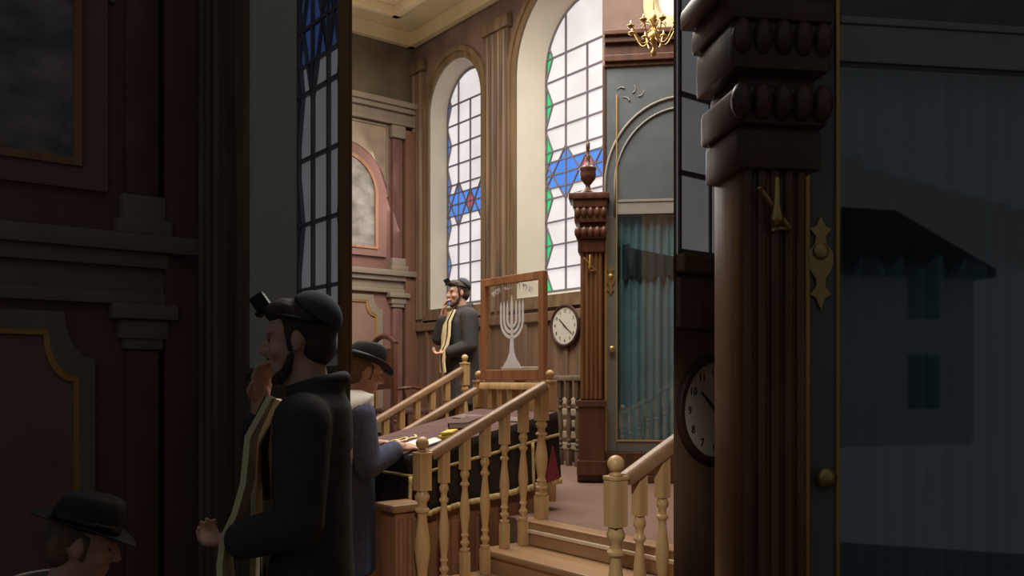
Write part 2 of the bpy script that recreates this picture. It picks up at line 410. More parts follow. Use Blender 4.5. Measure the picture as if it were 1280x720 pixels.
# painted panel bay: painting, arch, entablature, pilaster, lower panel. Used for the hall end and, larger in view, for the side bay
def panel_bay(ax, S, Z, wall_lo, tname, first):
    """S(px) and Z(py) give wall coordinates of photograph columns / rows of the hall end wall"""
    n = [first]
    def T(bm, m, label, cat='moulding', smooth=True):
        o = struct('trim_%d' % n[0], bm, m, label + tname, cat, smooth, auto=35); n[0] += 1; return o
    def rect(bm, x0, x1, y0, y1, t0, t1, bev=.01, mi=0):
        P = [ax(S(x0), Z(y1), t0), ax(S(x1), Z(y0), t1)]
        lo = [min(P[0][i], P[1][i]) for i in range(3)]; hi = [max(P[0][i], P[1][i]) for i in range(3)]
        box(bm, lo, hi, bev, mi)
    L = wall_lo
    b = BM(); rect(b, L, 487, 152, 352, .0, .04); rect(b, L, 487, 362, 560, .0, .04); T(b, m_pink, 'dusty pink wall boarding', 'panelling')
    # upper entablature
    b = BM()
    for y0, y1, t in ((126, 133, .17), (133, 139, .13), (139, 150, .08), (150, 155, .11)): rect(b, L, 519, y0, y1, 0, t, .008)
    T(b, m_grey, 'grey moulded upper entablature above the pink panelling')
    b = BM()
    for y0, y1, t in ((338, 345, .16), (345, 351, .12), (351, 361, .07), (361, 366, .10)): rect(b, L, 514, y0, y1, 0, t, .008)
    T(b, m_grey, 'grey moulded middle entablature')
    # pilasters
    b = BM(); rect(b, 486, 499, 172, 322, 0, .10, .03); T(b, m_marble, 'red marbled upper pilaster', 'pilaster')
    b = BM(); rect(b, 484, 501, 322, 338, 0, .13, .015); rect(b, 482, 503, 332, 338, 0, .15, .01); T(b, m_grey, 'grey base of the upper pilaster', 'pilaster')
    b = BM(); rect(b, 484, 501, 156, 172, 0, .13, .02); T(b, m_grey, 'grey capital of the upper pilaster', 'pilaster')
    b = BM(); rect(b, 480, 505, 366, 372, 0, .16, .01); rect(b, 483, 502, 372, 380, 0, .13, .02); rect(b, 485, 500, 378, 384, 0, .115, .01); T(b, m_grey, 'grey capital of the lower pilaster', 'pilaster')
    b = BM(); rect(b, 486, 499, 384, 560, 0, .10, .03); T(b, m_marble, 'red marbled lower pilaster', 'pilaster')
    b = BM(); rect(b, 501, 517, 160, 560, 0, .12, .01); T(b, m_rust, 'brown pink pier', 'pilaster')
    # painting with arched frame
    xc = 424.0
    sc_, zc = S(xc), Z(246)
    def archx(rp, ybot):
        hf = abs(S(xc + rp) - sc_)
        return arch(sc_, hf, Z(ybot), zc)
    root = thing('wall_painting', 'arched grey landscape painting in a pink frame' + tname, 'painting', (0, 0, 0), PHI)
    b = BM(); o, i_ = archx(55, 322), archx(45, 313)
    loft(b, [[ax(p, q, .03) for p, q in o], [ax(p, q, .085) for p, q in o], [ax(p, q, .06) for p, q in i_], [ax(p, q, .03) for p, q in i_]], caps=False)
    link('frame', b, m_pink, root, True, auto=30)
    b = BM(); i2 = archx(42, 310)
    loft(b, [[ax(p, q, .05) for p, q in i_], [ax(p, q, .078) for p, q in i_], [ax(p, q, .07) for p, q in i2], [ax(p, q, .045) for p, q in i2]], caps=False)
    link('inner_edge', b, m_frame, root, True, auto=30)
    b = BM(); b.faces.new([b.verts.new(ax(p, q, .046)) for p, q in i2]); link('canvas', b, m_mural, root)
    # spandrel with moulding
    b = BM()
    hf = abs(S(xc + 57.5) - sc_)
    ring = [(sc_ + hf * math.cos(a), zc + hf * math.sin(a)) for a in [PI * k / 24 for k in range(25)]]
    sgn = 1 if S(480) > S(440) else -1
    top = Z(158)
    outl = [(S(481), zc), (S(481), top), (2 * sc_ - S(481), top), (2 * sc_ - S(481), zc)]
    pts = ring if sgn > 0 else ring[::-1]
    pl = [outl[1], outl[2]] + pts[::-1]
    prism(b, pl, lambda a, z, t: ax(a, z, t), .03, .05)
    T(b, m_spand, 'mottled cream spandrel over the arched painting', 'moulding', False)
    b = BM(); w = abs(S(483) - S(481))
    beam(b, ax(S(481), zc, .055), ax(S(481), top, .055), w, w); beam(b, ax(S(481), top, .055), ax(2 * sc_ - S(481), top, .055), w, w)
    T(b, m_grey, 'grey moulding around the spandrel')
    # lower panel with clipped corners
    def clipped(x1, yt, cut):
        a1, a0 = S(x1), 2 * sc_ - S(x1)
        cx = (abs(S(x1) - S(x1 - cut))) * (1 if a1 > a0 else -1)
        zc2 = Z(yt) - Z(yt + cut * 1.5)
        arc = []
        for k in range(6):
            t = PI / 2 * k / 5
            arc.append((a1 - cx * math.cos(t) * 1.0 + 0, Z(yt) - zc2 * (1 - 0) + zc2 * (1 - math.sin(PI / 2 - t) * 1) if False else Z(yt) - zc2 * math.cos(t)))
        pr = [(a1, Z(540))] + [(a1, Z(yt) - zc2)] + [(a1 - cx * math.sin(PI / 2 * k / 5) , Z(yt) - zc2 + zc2 * (1 - math.cos(PI / 2 * k / 5))) for k in range(1, 6)]
        return pr + [(2 * sc_ - p, q) for p, q in pr[::-1]]
    A0, A1, A2, A3 = clipped(474, 370, 12), clipped(471, 373, 12), clipped(468, 377, 12), clipped(466, 379, 12)
    b = BM(); loft(b, [[ax(p, q, .03) for p, q in A0], [ax(p, q, .09) for p, q in A0], [ax(p, q, .08) for p, q in A2], [ax(p, q, .03) for p, q in A2]], caps=False)
    T(b, m_grey, 'pale grey moulding of the lower panel with clipped corners')
    b = BM(); loft(b, [[ax(p, q, .05) for p, q in A2], [ax(p, q, .075) for p, q in A2], [ax(p, q, .07) for p, q in A3], [ax(p, q, .05) for p, q in A3]], caps=False)
    T(b, m_gold, 'gilded inner edge of the lower panel')
    b = BM(); b.faces.new([b.verts.new(ax(p, q, .052)) for p, q in A3]); T(b, m_panelin, 'brown grey field of the lower panel', 'panelling', False)
    return n[0]
dref = on_y(475, YB)[1]
nx = panel_bay(hy, lambda px: on_y(px, YB)[0], lambda py: zat(py, dref), 372, ' on the hall end wall', 4)

# ------------------------------------------------------------------ platform and steps
b = BM()
box(b, (3.12, 1.9, .0), (XR, 4.03, .8)); box(b, (3.50, 4.03, 0), (XR, YB, .8))
struct('platform', b, m_carpet, 'raised platform covered with brown carpet', 'platform')
b = BM(); levels = [(.67, 2.85, 3.12), (.545, 2.58, 2.85), (.415, 2.31, 2.58), (.28, 2.1, 2.31), (.14, 1.97, 2.1)]
root = thing('staircase', 'oak staircase of low steps rising to the carpeted platform', 'staircase', (0, 0, 0), PHI)
root['kind'] = 'structure'
for z, x0, x1 in levels:
    b = BM(); box(b, (x0, 2.28, 0), (x1, 3.9, z - .03)); box(b, (x0 - .025, 2.26, z - .035), (x1, 3.9, z), .01)
    link('tread', b, m_tread, root)
b = BM(); box(b, (3.09, 2.26, .672), (3.12, 3.9, .8), .006); link('riser', b, m_tread, root)
b = BM(); box(b, (3.075, 2.26, .742), (3.092, 3.78, .762), .004); link('nosing_strip', b, m_strip_w, root)
b = BM(); box(b, (3.085, 2.26, .795), (3.2, 3.9, .806), .004); link('landing_edge', b, m_tread, root)

# ------------------------------------------------------------------ balustrades
def turned(L, r):
    """turned profile of length L from bottom"""
    p = [(.75, 0), (.95, .015), (.95, .035), (.55, .05), (.55, .07), (.85, .09), (.9, .115), (.6, .14), (.55, .17), (.8, .20), (.6, .225), (.62, .26), (.82, .36), (.98, .47), (.9, .56),
         (.68, .68), (.55, .76), (.58, .79), (.88, .81), (.88, .83), (.58, .85), (.56, .89), (.86, .92), (.92, .95), (.7, .98), (.7, 1.0)]
    return [(a * r, z * L) for a, z in p]
def baluster_bm(z0, z1, w, top=.19, base=.14, slope=0):
    b = BM()
    box(b, (-w / 2, -w / 2, z0), (w / 2, w / 2, z0 + base), .006)
    L = z1 - top - z0 - base
    lathe(b, turned(L, w * .61), 16, (0, 0, z0 + base))
    h = w / 2; vs = []
    for x, y in ((-h, -h), (h, -h), (h, h), (-h, h)): vs.append(b.verts.new((x, y, z1 - top)))
    for x, y in ((-h, -h), (h, -h), (h, h), (-h, h)): vs.append(b.verts.new((x, y, z1 + slope * x)))
    for q in ((3, 2, 1, 0), (4, 5, 6, 7), (0, 1, 5, 4), (1, 2, 6, 5), (2, 3, 7, 6), (3, 0, 4, 7)): b.faces.new([vs[i] for i in q])
    return b
def rail_bm(a, c, w=.066, h=.05):
    b = BM(); a = Vector(a); c = Vector(c)
    prof = [(-.5, -.5), (.5, -.5), (.5, -.1), (.42, .15), (.38, .3), (.2, .48), (-.2, .48), (-.38, .3), (-.42, .15), (-.5, -.1)]
    d = (c - a).normalized(); s = d.cross(Vector((0, 0, 1))).normalized(); u = s.cross(d)
    loft(b, [[p + s * (i * w) + u * (j * h) for i, j in prof] for p in (a, c)])
    return b
def newel(parent, x, z0, z1, w, ballr=.032, mat=m_oak):
    b = baluster_bm(z0, z1, w, .185, .18)
    box(b, (-w * .56, -w * .56, z1 - .004), (w * .56, w * .56, z1 + .012), .004)
    o = link('newel_post', b, mat, parent, True, (x, 0, 0), auto=40)
    b = BM(); lathe(b, [(.6, -.55), (.8, -.4), (.5, -.2), (.45, .0)], 16, (0, 0, 0))
    b.free(); b = BM()
    r = ballr
    prof = [(r * .75, 0), (r * .85, r * .15), (r * .5, r * .35), (r * .42, r * .55)] + [(max(.001, r * math.sin(a)), r * 1.35 - r * math.cos(a)) for a in [.45 + (PI - .45) * k / 9 for k in range(10)]]
    lathe(b, prof, 18, (0, 0, z1 + .012))
    link('ball_finial', b, mat, o, True)
    return o
SL = .458
def railing(label, X0, Y0, dirx, xs, zbs, rail, newels, mat=m_oak, rmat=m_rail, w=.046, group=None, rotz=None, top=.17, name='stair_railing'):
    """local +x runs along the rail; xs, zbs: baluster positions and feet; rail: ((x,z),(x,z)) top line"""
    root = thing(name, label, 'railing', RM(X0, Y0, 0), PHI if rotz is None else rotz, group)
    (xa, za), (xb, zb) = rail
    sl = (zb - za) / (xb - xa)
    link('handrail', rail_bm((xa, 0, za), (xb, 0, zb)), rmat, root, True, auto=40)
    for x, z0 in zip(xs, zbs):
        z1 = za + (x - xa) * sl - .022
        link('baluster', baluster_bm(z0, z1, w, top, .14 if z1 - z0 > .7 else .1, sl), mat, root, True, (x, 0, 0), auto=40)
    for x, z0, z1, ww, br in newels: newel(root, x, z0, z1, ww, br, mat)
    return root
zr = lambda X: 1.205 + (X - 2.42) * SL
bx = [2.393 + .8 * q / 6 for q in range(7)]
feet = [.415, .415, .545, .545, .67, .67]
railing('oak stair railing with turned balusters, in front of the velvet draped desk', 2.393, 3.80, 1, [x - 2.393 for x in bx[1:6]], [.415, .545, .545, .67, .67],
        ((.045, zr(2.438)), (.82, zr(3.213))), [(0, .28, 1.217, .07, .034)])
r_ = railing('oak stair railing nearest the right edge, with ball topped newel', 2.393, 2.40, 1, [.133, .266, .4, .533, .666], [.415, .545, .545, .67, .67],
        ((.045, zr(2.438)), (.82, zr(3.213))), [(0, .28, 1.217, .066, .034)])
# taller end post of the first railing at the landing
for o in list(bpy.data.objects):
    if o.name.startswith('stair_railing') and o.parent is None:
        link('end_post', baluster_bm(.8, zr(3.193) - .02, .062, .17, .14, SL), m_oak, o, True, (.8, 0, 0), auto=40)
# railing that carries the screen, and the two far ones
XS = 3.75
y_r, y_l = on_x(682, XS)[0], on_x(603, XS)[0]
zs = 1.585
LS = y_l - y_r
railing('short level oak railing under the menorah screen', XS, y_r, 1, [LS * q / 6 for q in range(1, 6)], [.8] * 5, ((0, zs - .025), (LS, zs - .025)),
        [(-.045, .8, zs, .062, .03), (LS + .045, .8, zs, .062, .03)], rotz=PHI + PI / 2, name='platform_railing', rmat=m_oak)
railing('oak railing sloping down leftwards from the menorah screen', XS - 1.0, y_l, 1, [.16, .32, .48, .64, .80], [.0, .0, .0, .0, .0],
        ((0, zs - .03 - 1.0 * .475), (.94, zs - .03 - .06 * .475)), [(-.04, 0, 1.16, .062, .03)])
railing('farthest oak railing, sloping down leftwards behind the desk', 3.3, 6.2, 1, [.1, .25, .4, .55, .7, .85], [0] * 4 + [.8] * 2,
        ((0, 1.19), (1.0, 1.69)), [(1.04, .8, 1.74, .062, .03)])
yd0, yd1 = on_x(688, 5.42)[0], on_x(735, 5.42)[0]
railing('dark stained railing along the wall under the clock', 5.42, yd1, 1, [.02 + .12 * q for q in range(int((yd0 - yd1) / .12) + 1)], [.8] * 20, ((-.05, 1.62), (yd0 - yd1 + .05, 1.62)), [],
        mat=m_darkrail, rmat=m_darkrail, rotz=PHI + PI / 2, name='wall_railing')
# radiator behind it
root = thing('radiator', 'cream ribbed radiator behind the dark wall railing', 'radiator', RM(5.68, yd1 - .1, .8), PHI + PI / 2)
b = BM()
for q in range(5): box(b, (0, -.03, .12 + q * .11), (yd0 - yd1 + .2, .03, .19 + q * .11), .012)
link('bars', b, m_radiator, root)
b = BM(); box(b, (.04, -.02, 0), (.08, .02, .7), .005); link('upright', b, m_radiator, root); b = BM(); box(b, (yd0 - yd1 + .1, -.02, 0), (yd0 - yd1 + .14, .02, .7), .005); link('upright', b, m_radiator, root)

# ------------------------------------------------------------------ menorah screen
wS = LS - .0; hS = .735
root = thing('menorah_screen', 'pine framed glass screen bearing a white menorah and Hebrew lettering', 'screen', RM(XS, y_r, zs + .012), PHI + PI / 2)
# local x runs away from the viewer (leftwards in view), local y points back towards -X
fw = .055
b = BM()
box(b, (0, -.02, 0), (fw, .02, hS), .005); box(b, (wS - fw, -.02, 0), (wS, .02, hS), .005)
box(b, (fw, -.019, 0), (wS - fw, .019, fw + .02), .004); box(b, (fw, -.019, hS - fw), (wS - fw, .019, hS), .004)
link('frame', b, m_frame, root)
b = BM(); box(b, (fw - .005, -.003, fw + .015), (wS - fw + .005, .003, hS - fw + .005)); link('pane', b, m_screen, root)
b = BM(); cx = wS * .5; yb_ = .006
fl = lambda a, z, t: Vector((cx - a, yb_ + t, z))       # mirrored so it reads correctly from the viewer's side
def strip_path(pts, w):
    P = [Vector(p) for p in pts]; Lf, Rt = [], []
    for i, p in enumerate(P):
        t = (P[min(i + 1, len(P) - 1)] - P[max(i - 1, 0)]).normalized(); s = Vector((-t.y, t.x)) * w / 2
        Lf.append(p + s); Rt.append(p - s)
    for i in range(len(P) - 1):
        q = [Lf[i], Lf[i + 1], Rt[i + 1], Rt[i]]
        prism(b, [(v.x, v.y) for v in q], fl, 0, .002)
zt, za_ = .545, .39
prism(b, [(-.012, .30), (.012, .30), (.014, .53), (.008, .56), (0, .60), (-.008, .56), (-.014, .53)], fl, 0, .002)
for q, rr in enumerate((.05, .088, .124)):
    zc_ = za_ + .035
    for sg in (-1, 1):
        arc = [(sg * rr * math.sin(a), zc_ - rr * 1.0 * math.cos(a)) for a in [PI / 2 * kk / 10 for kk in range(11)]]
        strip_path(arc + [(sg * rr, zt - .03)], .021)
        prism(b, [(sg * rr - .011, zt - .03), (sg * rr + .011, zt - .03), (sg * rr, zt + .015)], fl, 0, .002)
prism(b, [(-.105, .085), (.105, .085), (.085, .115), (.05, .15), (.026, .20), (.016, .30), (-.016, .30), (-.026, .20), (-.05, .15), (-.085, .115)], fl, 0, .002)
link('menorah', b, m_etch, root)
def text_mesh(s, size, ext=.001):
    cu = bpy.data.curves.new('t', 'FONT'); cu.body = s; cu.size = size; cu.extrude = ext; cu.align_x = 'CENTER'; cu.resolution_u = 4
    o = bpy.data.objects.new('t', cu); COL.objects.link(o)
    dg = bpy.context.evaluated_depsgraph_get(); dg.update()
    me = bpy.data.meshes.new_from_object(o.evaluated_get(dg))
    bpy.data.objects.remove(o); bpy.data.curves.remove(cu)
    return me
def add_text(bm, s, size, M):
    me = text_mesh(s, size); n0 = len(bm.verts)
    t = BM(); t.from_mesh(me); t.transform(M); me2 = bpy.data.meshes.new('t2'); t.to_mesh(me2); t.free()
    bm.from_mesh(me2); bpy.data.meshes.remove(me); bpy.data.meshes.remove(me2)
b = BM()
words = '\u05e9\u05d5\u05d9\u05ea\u05d9 \u05d4\u05f3 \u05dc\u05e0\u05d2\u05d3\u05d9 \u05ea\u05de\u05d9\u05d3'
n = len(words); Rr = .42
for i, ch in enumerate(words):
    if ch == ' ':
        link('hebrew_word', b, m_etch, root); b = BM(); continue
    a = .52 - 1.04 * i / (n - 1)       # right to left; positive is to the viewer's right
    px_, pz_ = Rr * math.sin(a) * 1.0, .598 + (math.cos(a) - .87) * .34
    # text local (x right, y up) -> screen local: x -> -x, y -> z
    M = Matrix.Translation((cx - px_, yb_ + .002, pz_)) @ Matrix(((-1, 0, 0, 0), (0, 0, 1, 0), (0, 1, 0, 0), (0, 0, 0, 1))) @ Matrix.Rotation(-a * .7, 4, 'Z')
    add_text(b, ch, .064, M)
link('hebrew_word', b, m_etch, root)
# book lying behind the screen on the rail of the platform
b = BM(); box(b, (-.12, -.08, 0), (.12, .08, .025), .004)
rb = thing('open_book', 'white book lying just behind the foot of the menorah screen', 'book', RM(XS + .17, (y_r + y_l) / 2 + .13, zs + .085), PHI + PI / 2)
link('page_block', b, m_paper, rb)
b = BM(); box(b, (-.13, -.09, -.008), (.13, .09, .0), .002); link('cover', b, m_leather, rb)
b = BM(); box(b, (-.2, -.1, -.05), (.2, .1, -.008), .006); box(b, (-.03, -.03, -.83), (.03, .03, -.05)); box(b, (-.15, -.1, -.872), (.15, .1, -.83), .01)
st = link('book_stand', b, m_frame, None, loc=RM(XS + .17, (y_r + y_l) / 2 + .13, zs + .085), rotz=PHI + PI / 2); tag(st, 'slim pine book stand behind the menorah screen', 'stand')

# ------------------------------------------------------------------ wall clock
def clock(label, loc, rotz, r, zc):
    """faces local -y"""
    root = thing('wall_clock', label, 'clock', loc, rotz)
    Mx = Matrix.Translation((0, 0, zc)) @ Matrix.Rotation(PI / 2, 4, 'X')
    b = BM(); n = 40; prof = [(1.0, 0), (1.0, .03), (.97, .055), (.9, .06), (.86, .045), (.86, .02)]
    loft(b, [[Mx @ Vector((p * r * math.cos(2 * PI * q / n), p * r * math.sin(2 * PI * q / n), t * r * 2)) for q in range(n)] for p, t in prof], caps=False)
    link('rim', b, m_clockrim, root, True, auto=40)
    b = BM(); b.faces.new([b.verts.new(Mx @ Vector((.87 * r * math.cos(2 * PI * q / n), .87 * r * math.sin(2 * PI * q / n), .05 * r))) for q in range(n)]); link('dial', b, m_dial, root)
    for h in range(1, 13):
        a = PI / 2 - h * PI / 6
        b = BM(); add_text(b, str(h), r * .2, Mx @ Matrix.Translation((.68 * r * math.cos(a), .68 * r * math.sin(a) - r * .065, .056 * r)))
        link('numeral', b, m_ink, root)
    for nm, a, L, w in (('hour_hand', PI / 2 - 10.35 * PI / 6, .5, .03), ('minute_hand', PI / 2 - 21 * PI / 30, .76, .022)):
        b = BM(); d = Vector((math.cos(a), math.sin(a), 0)); s_ = Vector((-d.y, d.x, 0))
        pts = [d * (-.12 * r) + s_ * w * r, d * (-.12 * r) - s_ * w * r, d * L * r - s_ * w * .5 * r, d * L * r + s_ * w * .5 * r]
        zz = .07 if nm == 'hour_hand' else .085
        prism(b, [(p.x, p.y) for p in pts], lambda x, y, t: Mx @ Vector((x, y, t * r)), zz, zz + .012)
        link(nm, b, m_ink, root)
    return root
yc, dc = on_x(707, XR - .06)
clock('round cream wall clock in dark rim on the hall wall below the green edged window', RM(XR - .06, yc, 0), PHI - PI / 2, .215, zat(407, dc))

# ------------------------------------------------------------------ tall cabinet with glazed door
def cabinet(label, loc, rotz, s, stand, name='glazed_cabinet'):
    """local x: rightwards, z up, local -y towards the viewer. Unit: metres of the far cabinet times s"""
    root = thing(name, label, 'cabinet', loc, rotz)
    q = 1 / 157.0
    X = lambda px: (px - 720) * q * s
    Zz = lambda py: (590 - py) * q * s + stand
    D = .22 * s
    def bx_(bm, x0, x1, y0, y1, f0, f1, bev=.004, mi=0): box(bm, (X(x0), -f1 * s, Zz(y1)), (X(x1), -f0 * s, Zz(y0)), bev * s, mi)
    if stand > .02:
        b = BM(); box(b, (X(722), -.06 * s, 0), (X(888), D, stand), .01); link('plinth', b, m_mahog, root)
    # carcass: sides, back, floor, top
    b = BM()
    bx_(b, 753, 759, 82, 590, -.22, .0); bx_(b, 878, 886, 82, 590, -.22, .0); bx_(b, 753, 886, 82, 590, -.22, -.20); bx_(b, 753, 886, 580, 590, -.22, .03); 
    link('carcass', b, m_mahog, root)
    b = BM()
    for y0, y1, f in ((44, 50, .10), (50, 58, .07), (58, 72, .03), (72, 80, .05), (80, 85, .02)): bx_(b, 755, 890, y0, y1, -.22, f, .006)
    link('cornice', b, m_mahog, root)
    b = BM(); bx_(b, 755, 886, 85, 270, -.02, .0); link('upper_panel', b, m_bluegrey, root)
    # arch mouldings on the upper panel
    xc, yc_, r0 = 852, 232, 96
    for rr, w, mt in ((96, 1.6, m_archgrey), (84, 1.3, m_archgrey)):
        b = BM()
        pts = [(X(xc - rr), -.008 * s, Zz(272))] + [(X(xc - rr * math.cos(a)), -.008 * s, Zz(yc_ - rr * 1.12 * math.sin(a))) for a in [PI * k / 30 for k in range(31)] if X(xc - rr * math.cos(a)) < X(884)]
        tube(b, pts, w * q * s, 8); link('arch_moulding', b, mt, root, True)
    b = BM(); bx_(b, 772, 880, 250, 253, 0, .014, .003); bx_(b, 770, 880, 253, 268, 0, .008, .003)
    link('transom', b, m_archgrey, root)
    # carved foliage in the spandrel
    for (x, y), ang in (((790, 118), .4), ((786, 128), 1.6), ((797, 122), -.2), ((780, 112), 2.3)):
        pts = [(X(x + 10 * t * math.cos(ang + t)), -.004 * s, Zz(y - 10 * t * math.sin(ang + t))) for t in [k / 6 for k in range(7)]]
        b = BM(); tube(b, pts, [.9 * q * s * (1.2 - k / 7) for k in range(7)], 6)
        link('carved_spray', b, m_archgrey, root, True)
    # door
    door = bpy.data.objects.new('door', None); COL.objects.link(door); door.parent = root
    b = BM(); bx_(b, 757, 771, 270, 562, -.02, .012); bx_(b, 870, 880, 270, 562, -.02, .012); bx_(b, 771, 870, 548, 562, -.02, .012); link('door_frame', b, m_stile, door)
    b = BM(); bx_(b, 755.5, 758.5, 240, 562, 0, .02, .002); bx_(b, 769.6, 771.2, 120, 550, 0, .02, .002); bx_(b, 771, 870, 547, 549, 0, .018, .002); link('gilt_bead', b, m_gold, door)
    b = BM(); b.faces.new([b.verts.new((X(a), .002 * s, Zz(c))) for a, c in ((771, 549), (870, 549), (870, 268), (771, 268))]); link('pane', b, m_pane, door)
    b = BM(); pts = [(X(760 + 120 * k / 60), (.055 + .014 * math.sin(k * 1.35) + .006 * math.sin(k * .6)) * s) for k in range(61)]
    loft(b, [[Vector((x, y, Zz(c))) for x, y in pts] for c in (566, 440, 268)], closed=False); link('painted_reflection', b, m_teal, root, True)  # wavy sheet standing in for the teal reflection on the door glass
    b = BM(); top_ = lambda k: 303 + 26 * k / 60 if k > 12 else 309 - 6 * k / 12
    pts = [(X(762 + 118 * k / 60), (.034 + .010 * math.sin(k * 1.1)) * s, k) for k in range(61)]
    loft(b, [[Vector((x, y, Zz(346 + 3 * math.sin(k * .8)))) for x, y, k in pts], [Vector((x, y, Zz(top_(k)))) for x, y, k in pts]], closed=False); link('painted_roof_reflection', b, m_darkteal, root, True)  # dark band shaped and coloured as a roof reflected in the glass
    b = BM(); lathe(b, [(.4, 0), (.55, .1), (.35, .2), (.3, .35), (.8, .5), (1.0, .7), (.95, .9), (.5, 1.1), (.1, 1.15)], 18)
    M = Matrix.Translation((X(764.5), -.012 * s, Zz(435))) @ Matrix.Rotation(PI / 2, 4, 'X') @ Matrix.Scale(4.3 * q * s, 4)
    b.transform(M); link('knob', b, m_brass, door, True)
    b = BM()
    esc = [(0, 18), (2, 14), (4.5, 13), (2, 10), (2.5, 7), (5, 4), (5.5, 0), (4, -4), (2, -7), (2, -10), (4.5, -13), (2, -14.5), (0, -19)]
    pl = [(X(763 + a), Zz(349 - c)) for a, c in esc] + [(X(763 - a), Zz(349 - c)) for a, c in esc[::-1][1:-1]]
    prism(b, pl, lambda a, z, t: Vector((a, t, z)), -.012 * s, -.02 * s)
    ball(b, (X(763), -.022 * s, Zz(345)), (3.4 * q * s, .008 * s, 3.4 * q * s)); link('escutcheon', b, m_brass, door)
    # base rail
    b = BM(); bx_(b, 752, 888, 562, 590, -.02, .05, .008); link('base_rail', b, m_mahog, root)
    # corner pillar
    pil = bpy.data.objects.new('pillar', None); COL.objects.link(pil); pil.parent = root
    b = BM(); bx_(b, 724, 756, 498, 590, -.12, .10, .008); bx_(b, 722, 758, 572, 590, -.12, .12, .006); bx_(b, 722, 758, 498, 506, -.12, .11, .006); link('pedestal', b, m_mahog, pil)
    b = BM(); bx_(b, 726, 753, 314, 498, -.10, .07, .004)
    for x in (729, 734.5, 740, 745.5, 750.5):
        tube(b, [(X(x), -.07 * s, Zz(496)), (X(x), -.07 * s, Zz(316))], 2.1 * q * s, 10)
    link('fluted_shaft', b, m_walnut, pil, True, auto=40)
    b = BM()
    for x0, x1, y0, y1, f in ((723, 757, 300, 316, .10), (721, 758, 286, 300, .12), (725, 755, 280, 286, .09), (719, 758, 262, 280, .13), (717, 759, 252, 262, .14), (712, 762, 244, 252, .16)):
        bx_(b, x0, x1, y0, y1, -.12, f, .012)
    for zz in (268, 292):
        for x in (723, 731, 739, 747, 755): ball(b, (X(x), -.125 * s, Zz(zz)), (4 * q * s, .03 * s, 7 * q * s), u=10, v=8)
    link('carved_capital', b, m_mahog, pil, True, auto=40)
    b = BM(); rel = [(9, 0), (10, 3), (6, 6), (3.4, 9), (2.8, 12), (5, 15), (9.2, 20), (10.4, 25), (9.6, 30), (10.8, 31.5), (10.4, 34), (6, 36), (3.6, 39), (2.6, 44), (3.2, 48), (2.0, 50), (1.9, 56), (2.6, 58), (2.6, 65), (1.6, 66)]
    lathe(b, [(a * q * s, z * q * s) for a, z in rel], 18, (X(735), -.03 * s, Zz(244))); link('urn_finial', b, m_mahog, pil, True, auto=50)
    # small brass bracket
    b = BM()
    pts = [(X(738 + 7 * math.sin(t)), -.08 * s - .03 * s * t / 5, Zz(335 - 3.5 * (t - 2) - 3 * math.cos(t * 1.5))) for t in [k * .4 for k in range(13)]]
    tube(b, pts, 1.0 * q * s, 8); lathe(b, [(1.8 * q * s, 0), (2.6 * q * s, 3 * q * s), (1.3 * q * s, 8 * q * s), (1.1 * q * s, 18 * q * s), (.3 * q * s, 19 * q * s)], 12, (X(738), -.11 * s, Zz(338)))
    link('brass_bracket', b, m_brass, pil, True)
    return root
dcab = 6.85
cab_loc = Vector(((720 - 640) / F * dcab, dcab, .8))
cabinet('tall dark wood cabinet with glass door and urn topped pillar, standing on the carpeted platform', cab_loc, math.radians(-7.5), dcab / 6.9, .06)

# ------------------------------------------------------------------ chandelier and round window
dch = 5.6
ch = thing('chandelier', 'brass chandelier with curling arms hanging over the cabinet', 'chandelier', Vector(((817 - 640) / F * dch, dch, zat(40, dch))), 0)
b = BM(); lathe(b, [(.004, -.16), (.016, -.15), (.02, -.13), (.008, -.11), (.012, -.08), (.035, -.05), (.04, -.02), (.018, .0), (.012, .05), (.028, .08), (.014, .11), (.006, .14)], 14); link('stem', b, m_brass, ch, True)
b = BM(); tube(b, [(0, 0, .13), (0, 0, H - ch.location.z - .02)], .005, 6); lathe(b, [(.05, 0), (.05, .02), (.01, .03)], 14, (0, 0, H - ch.location.z - .035)); link('chain', b, m_brass, ch)
for i in range(8):
    a = 2 * PI * i / 8 + .2
    arm = BM(); pts = []
    for t in [k / 12 for k in range(13)]:
        rr = .02 + .135 * t; zz = -.03 - .06 * math.sin(t * PI * 1.25) + .03 * t
        pts.append((rr * math.cos(a), rr * math.sin(a), zz))
    tube(arm, pts, .0042, 6)
    pts = [((.05 + .035 * math.cos(t)) * math.cos(a), (.05 + .035 * math.cos(t)) * math.sin(a), .03 + .035 * math.sin(t)) for t in [k * .5 for k in range(11)]]
    tube(arm, pts, .003, 6)
    ao = link('arm', arm, m_brass, ch, True)
    e = Vector((.155 * math.cos(a), .155 * math.sin(a), 0.03))
    b = BM(); lathe(b, [(.006, -.02), (.024, -.005), (.024, .0), (.01, .004)], 12, e); link('drip_pan', b, m_brass, ao, True)
    b = BM(); lathe(b, [(.006, 0), (.008, .01), (.002, .028)], 10, e + Vector((0, 0, .004))); link('candle', b, m_candle, ao, True)
yo, do = on_x(846, XP)
root = bpy.data.objects.new('window_3', None); COL.objects.link(root); root.rotation_euler.z = PHI
root['kind'] = 'structure'; root['label'] = 'small round window with a broad ochre surround high above the cabinet'; root['category'] = 'window'
zo = zat(-10, do)
b = BM(); n = 40
loft(b, [[Vector((XP - t, yo + r * math.cos(2 * PI * i / n), zo + r * math.sin(2 * PI * i / n))) for i in range(n)] for r, t in ((.33, 0), (.33, .05), (.27, .06), (.2, .045), (.19, .01))], caps=False)
link('surround', b, m_ceil, root, True, auto=40)
b = BM(); b.faces.new([b.verts.new((XP - .012, yo + .195 * math.cos(2 * PI * i / n), zo + .195 * math.sin(2 * PI * i / n))) for i in range(n)])
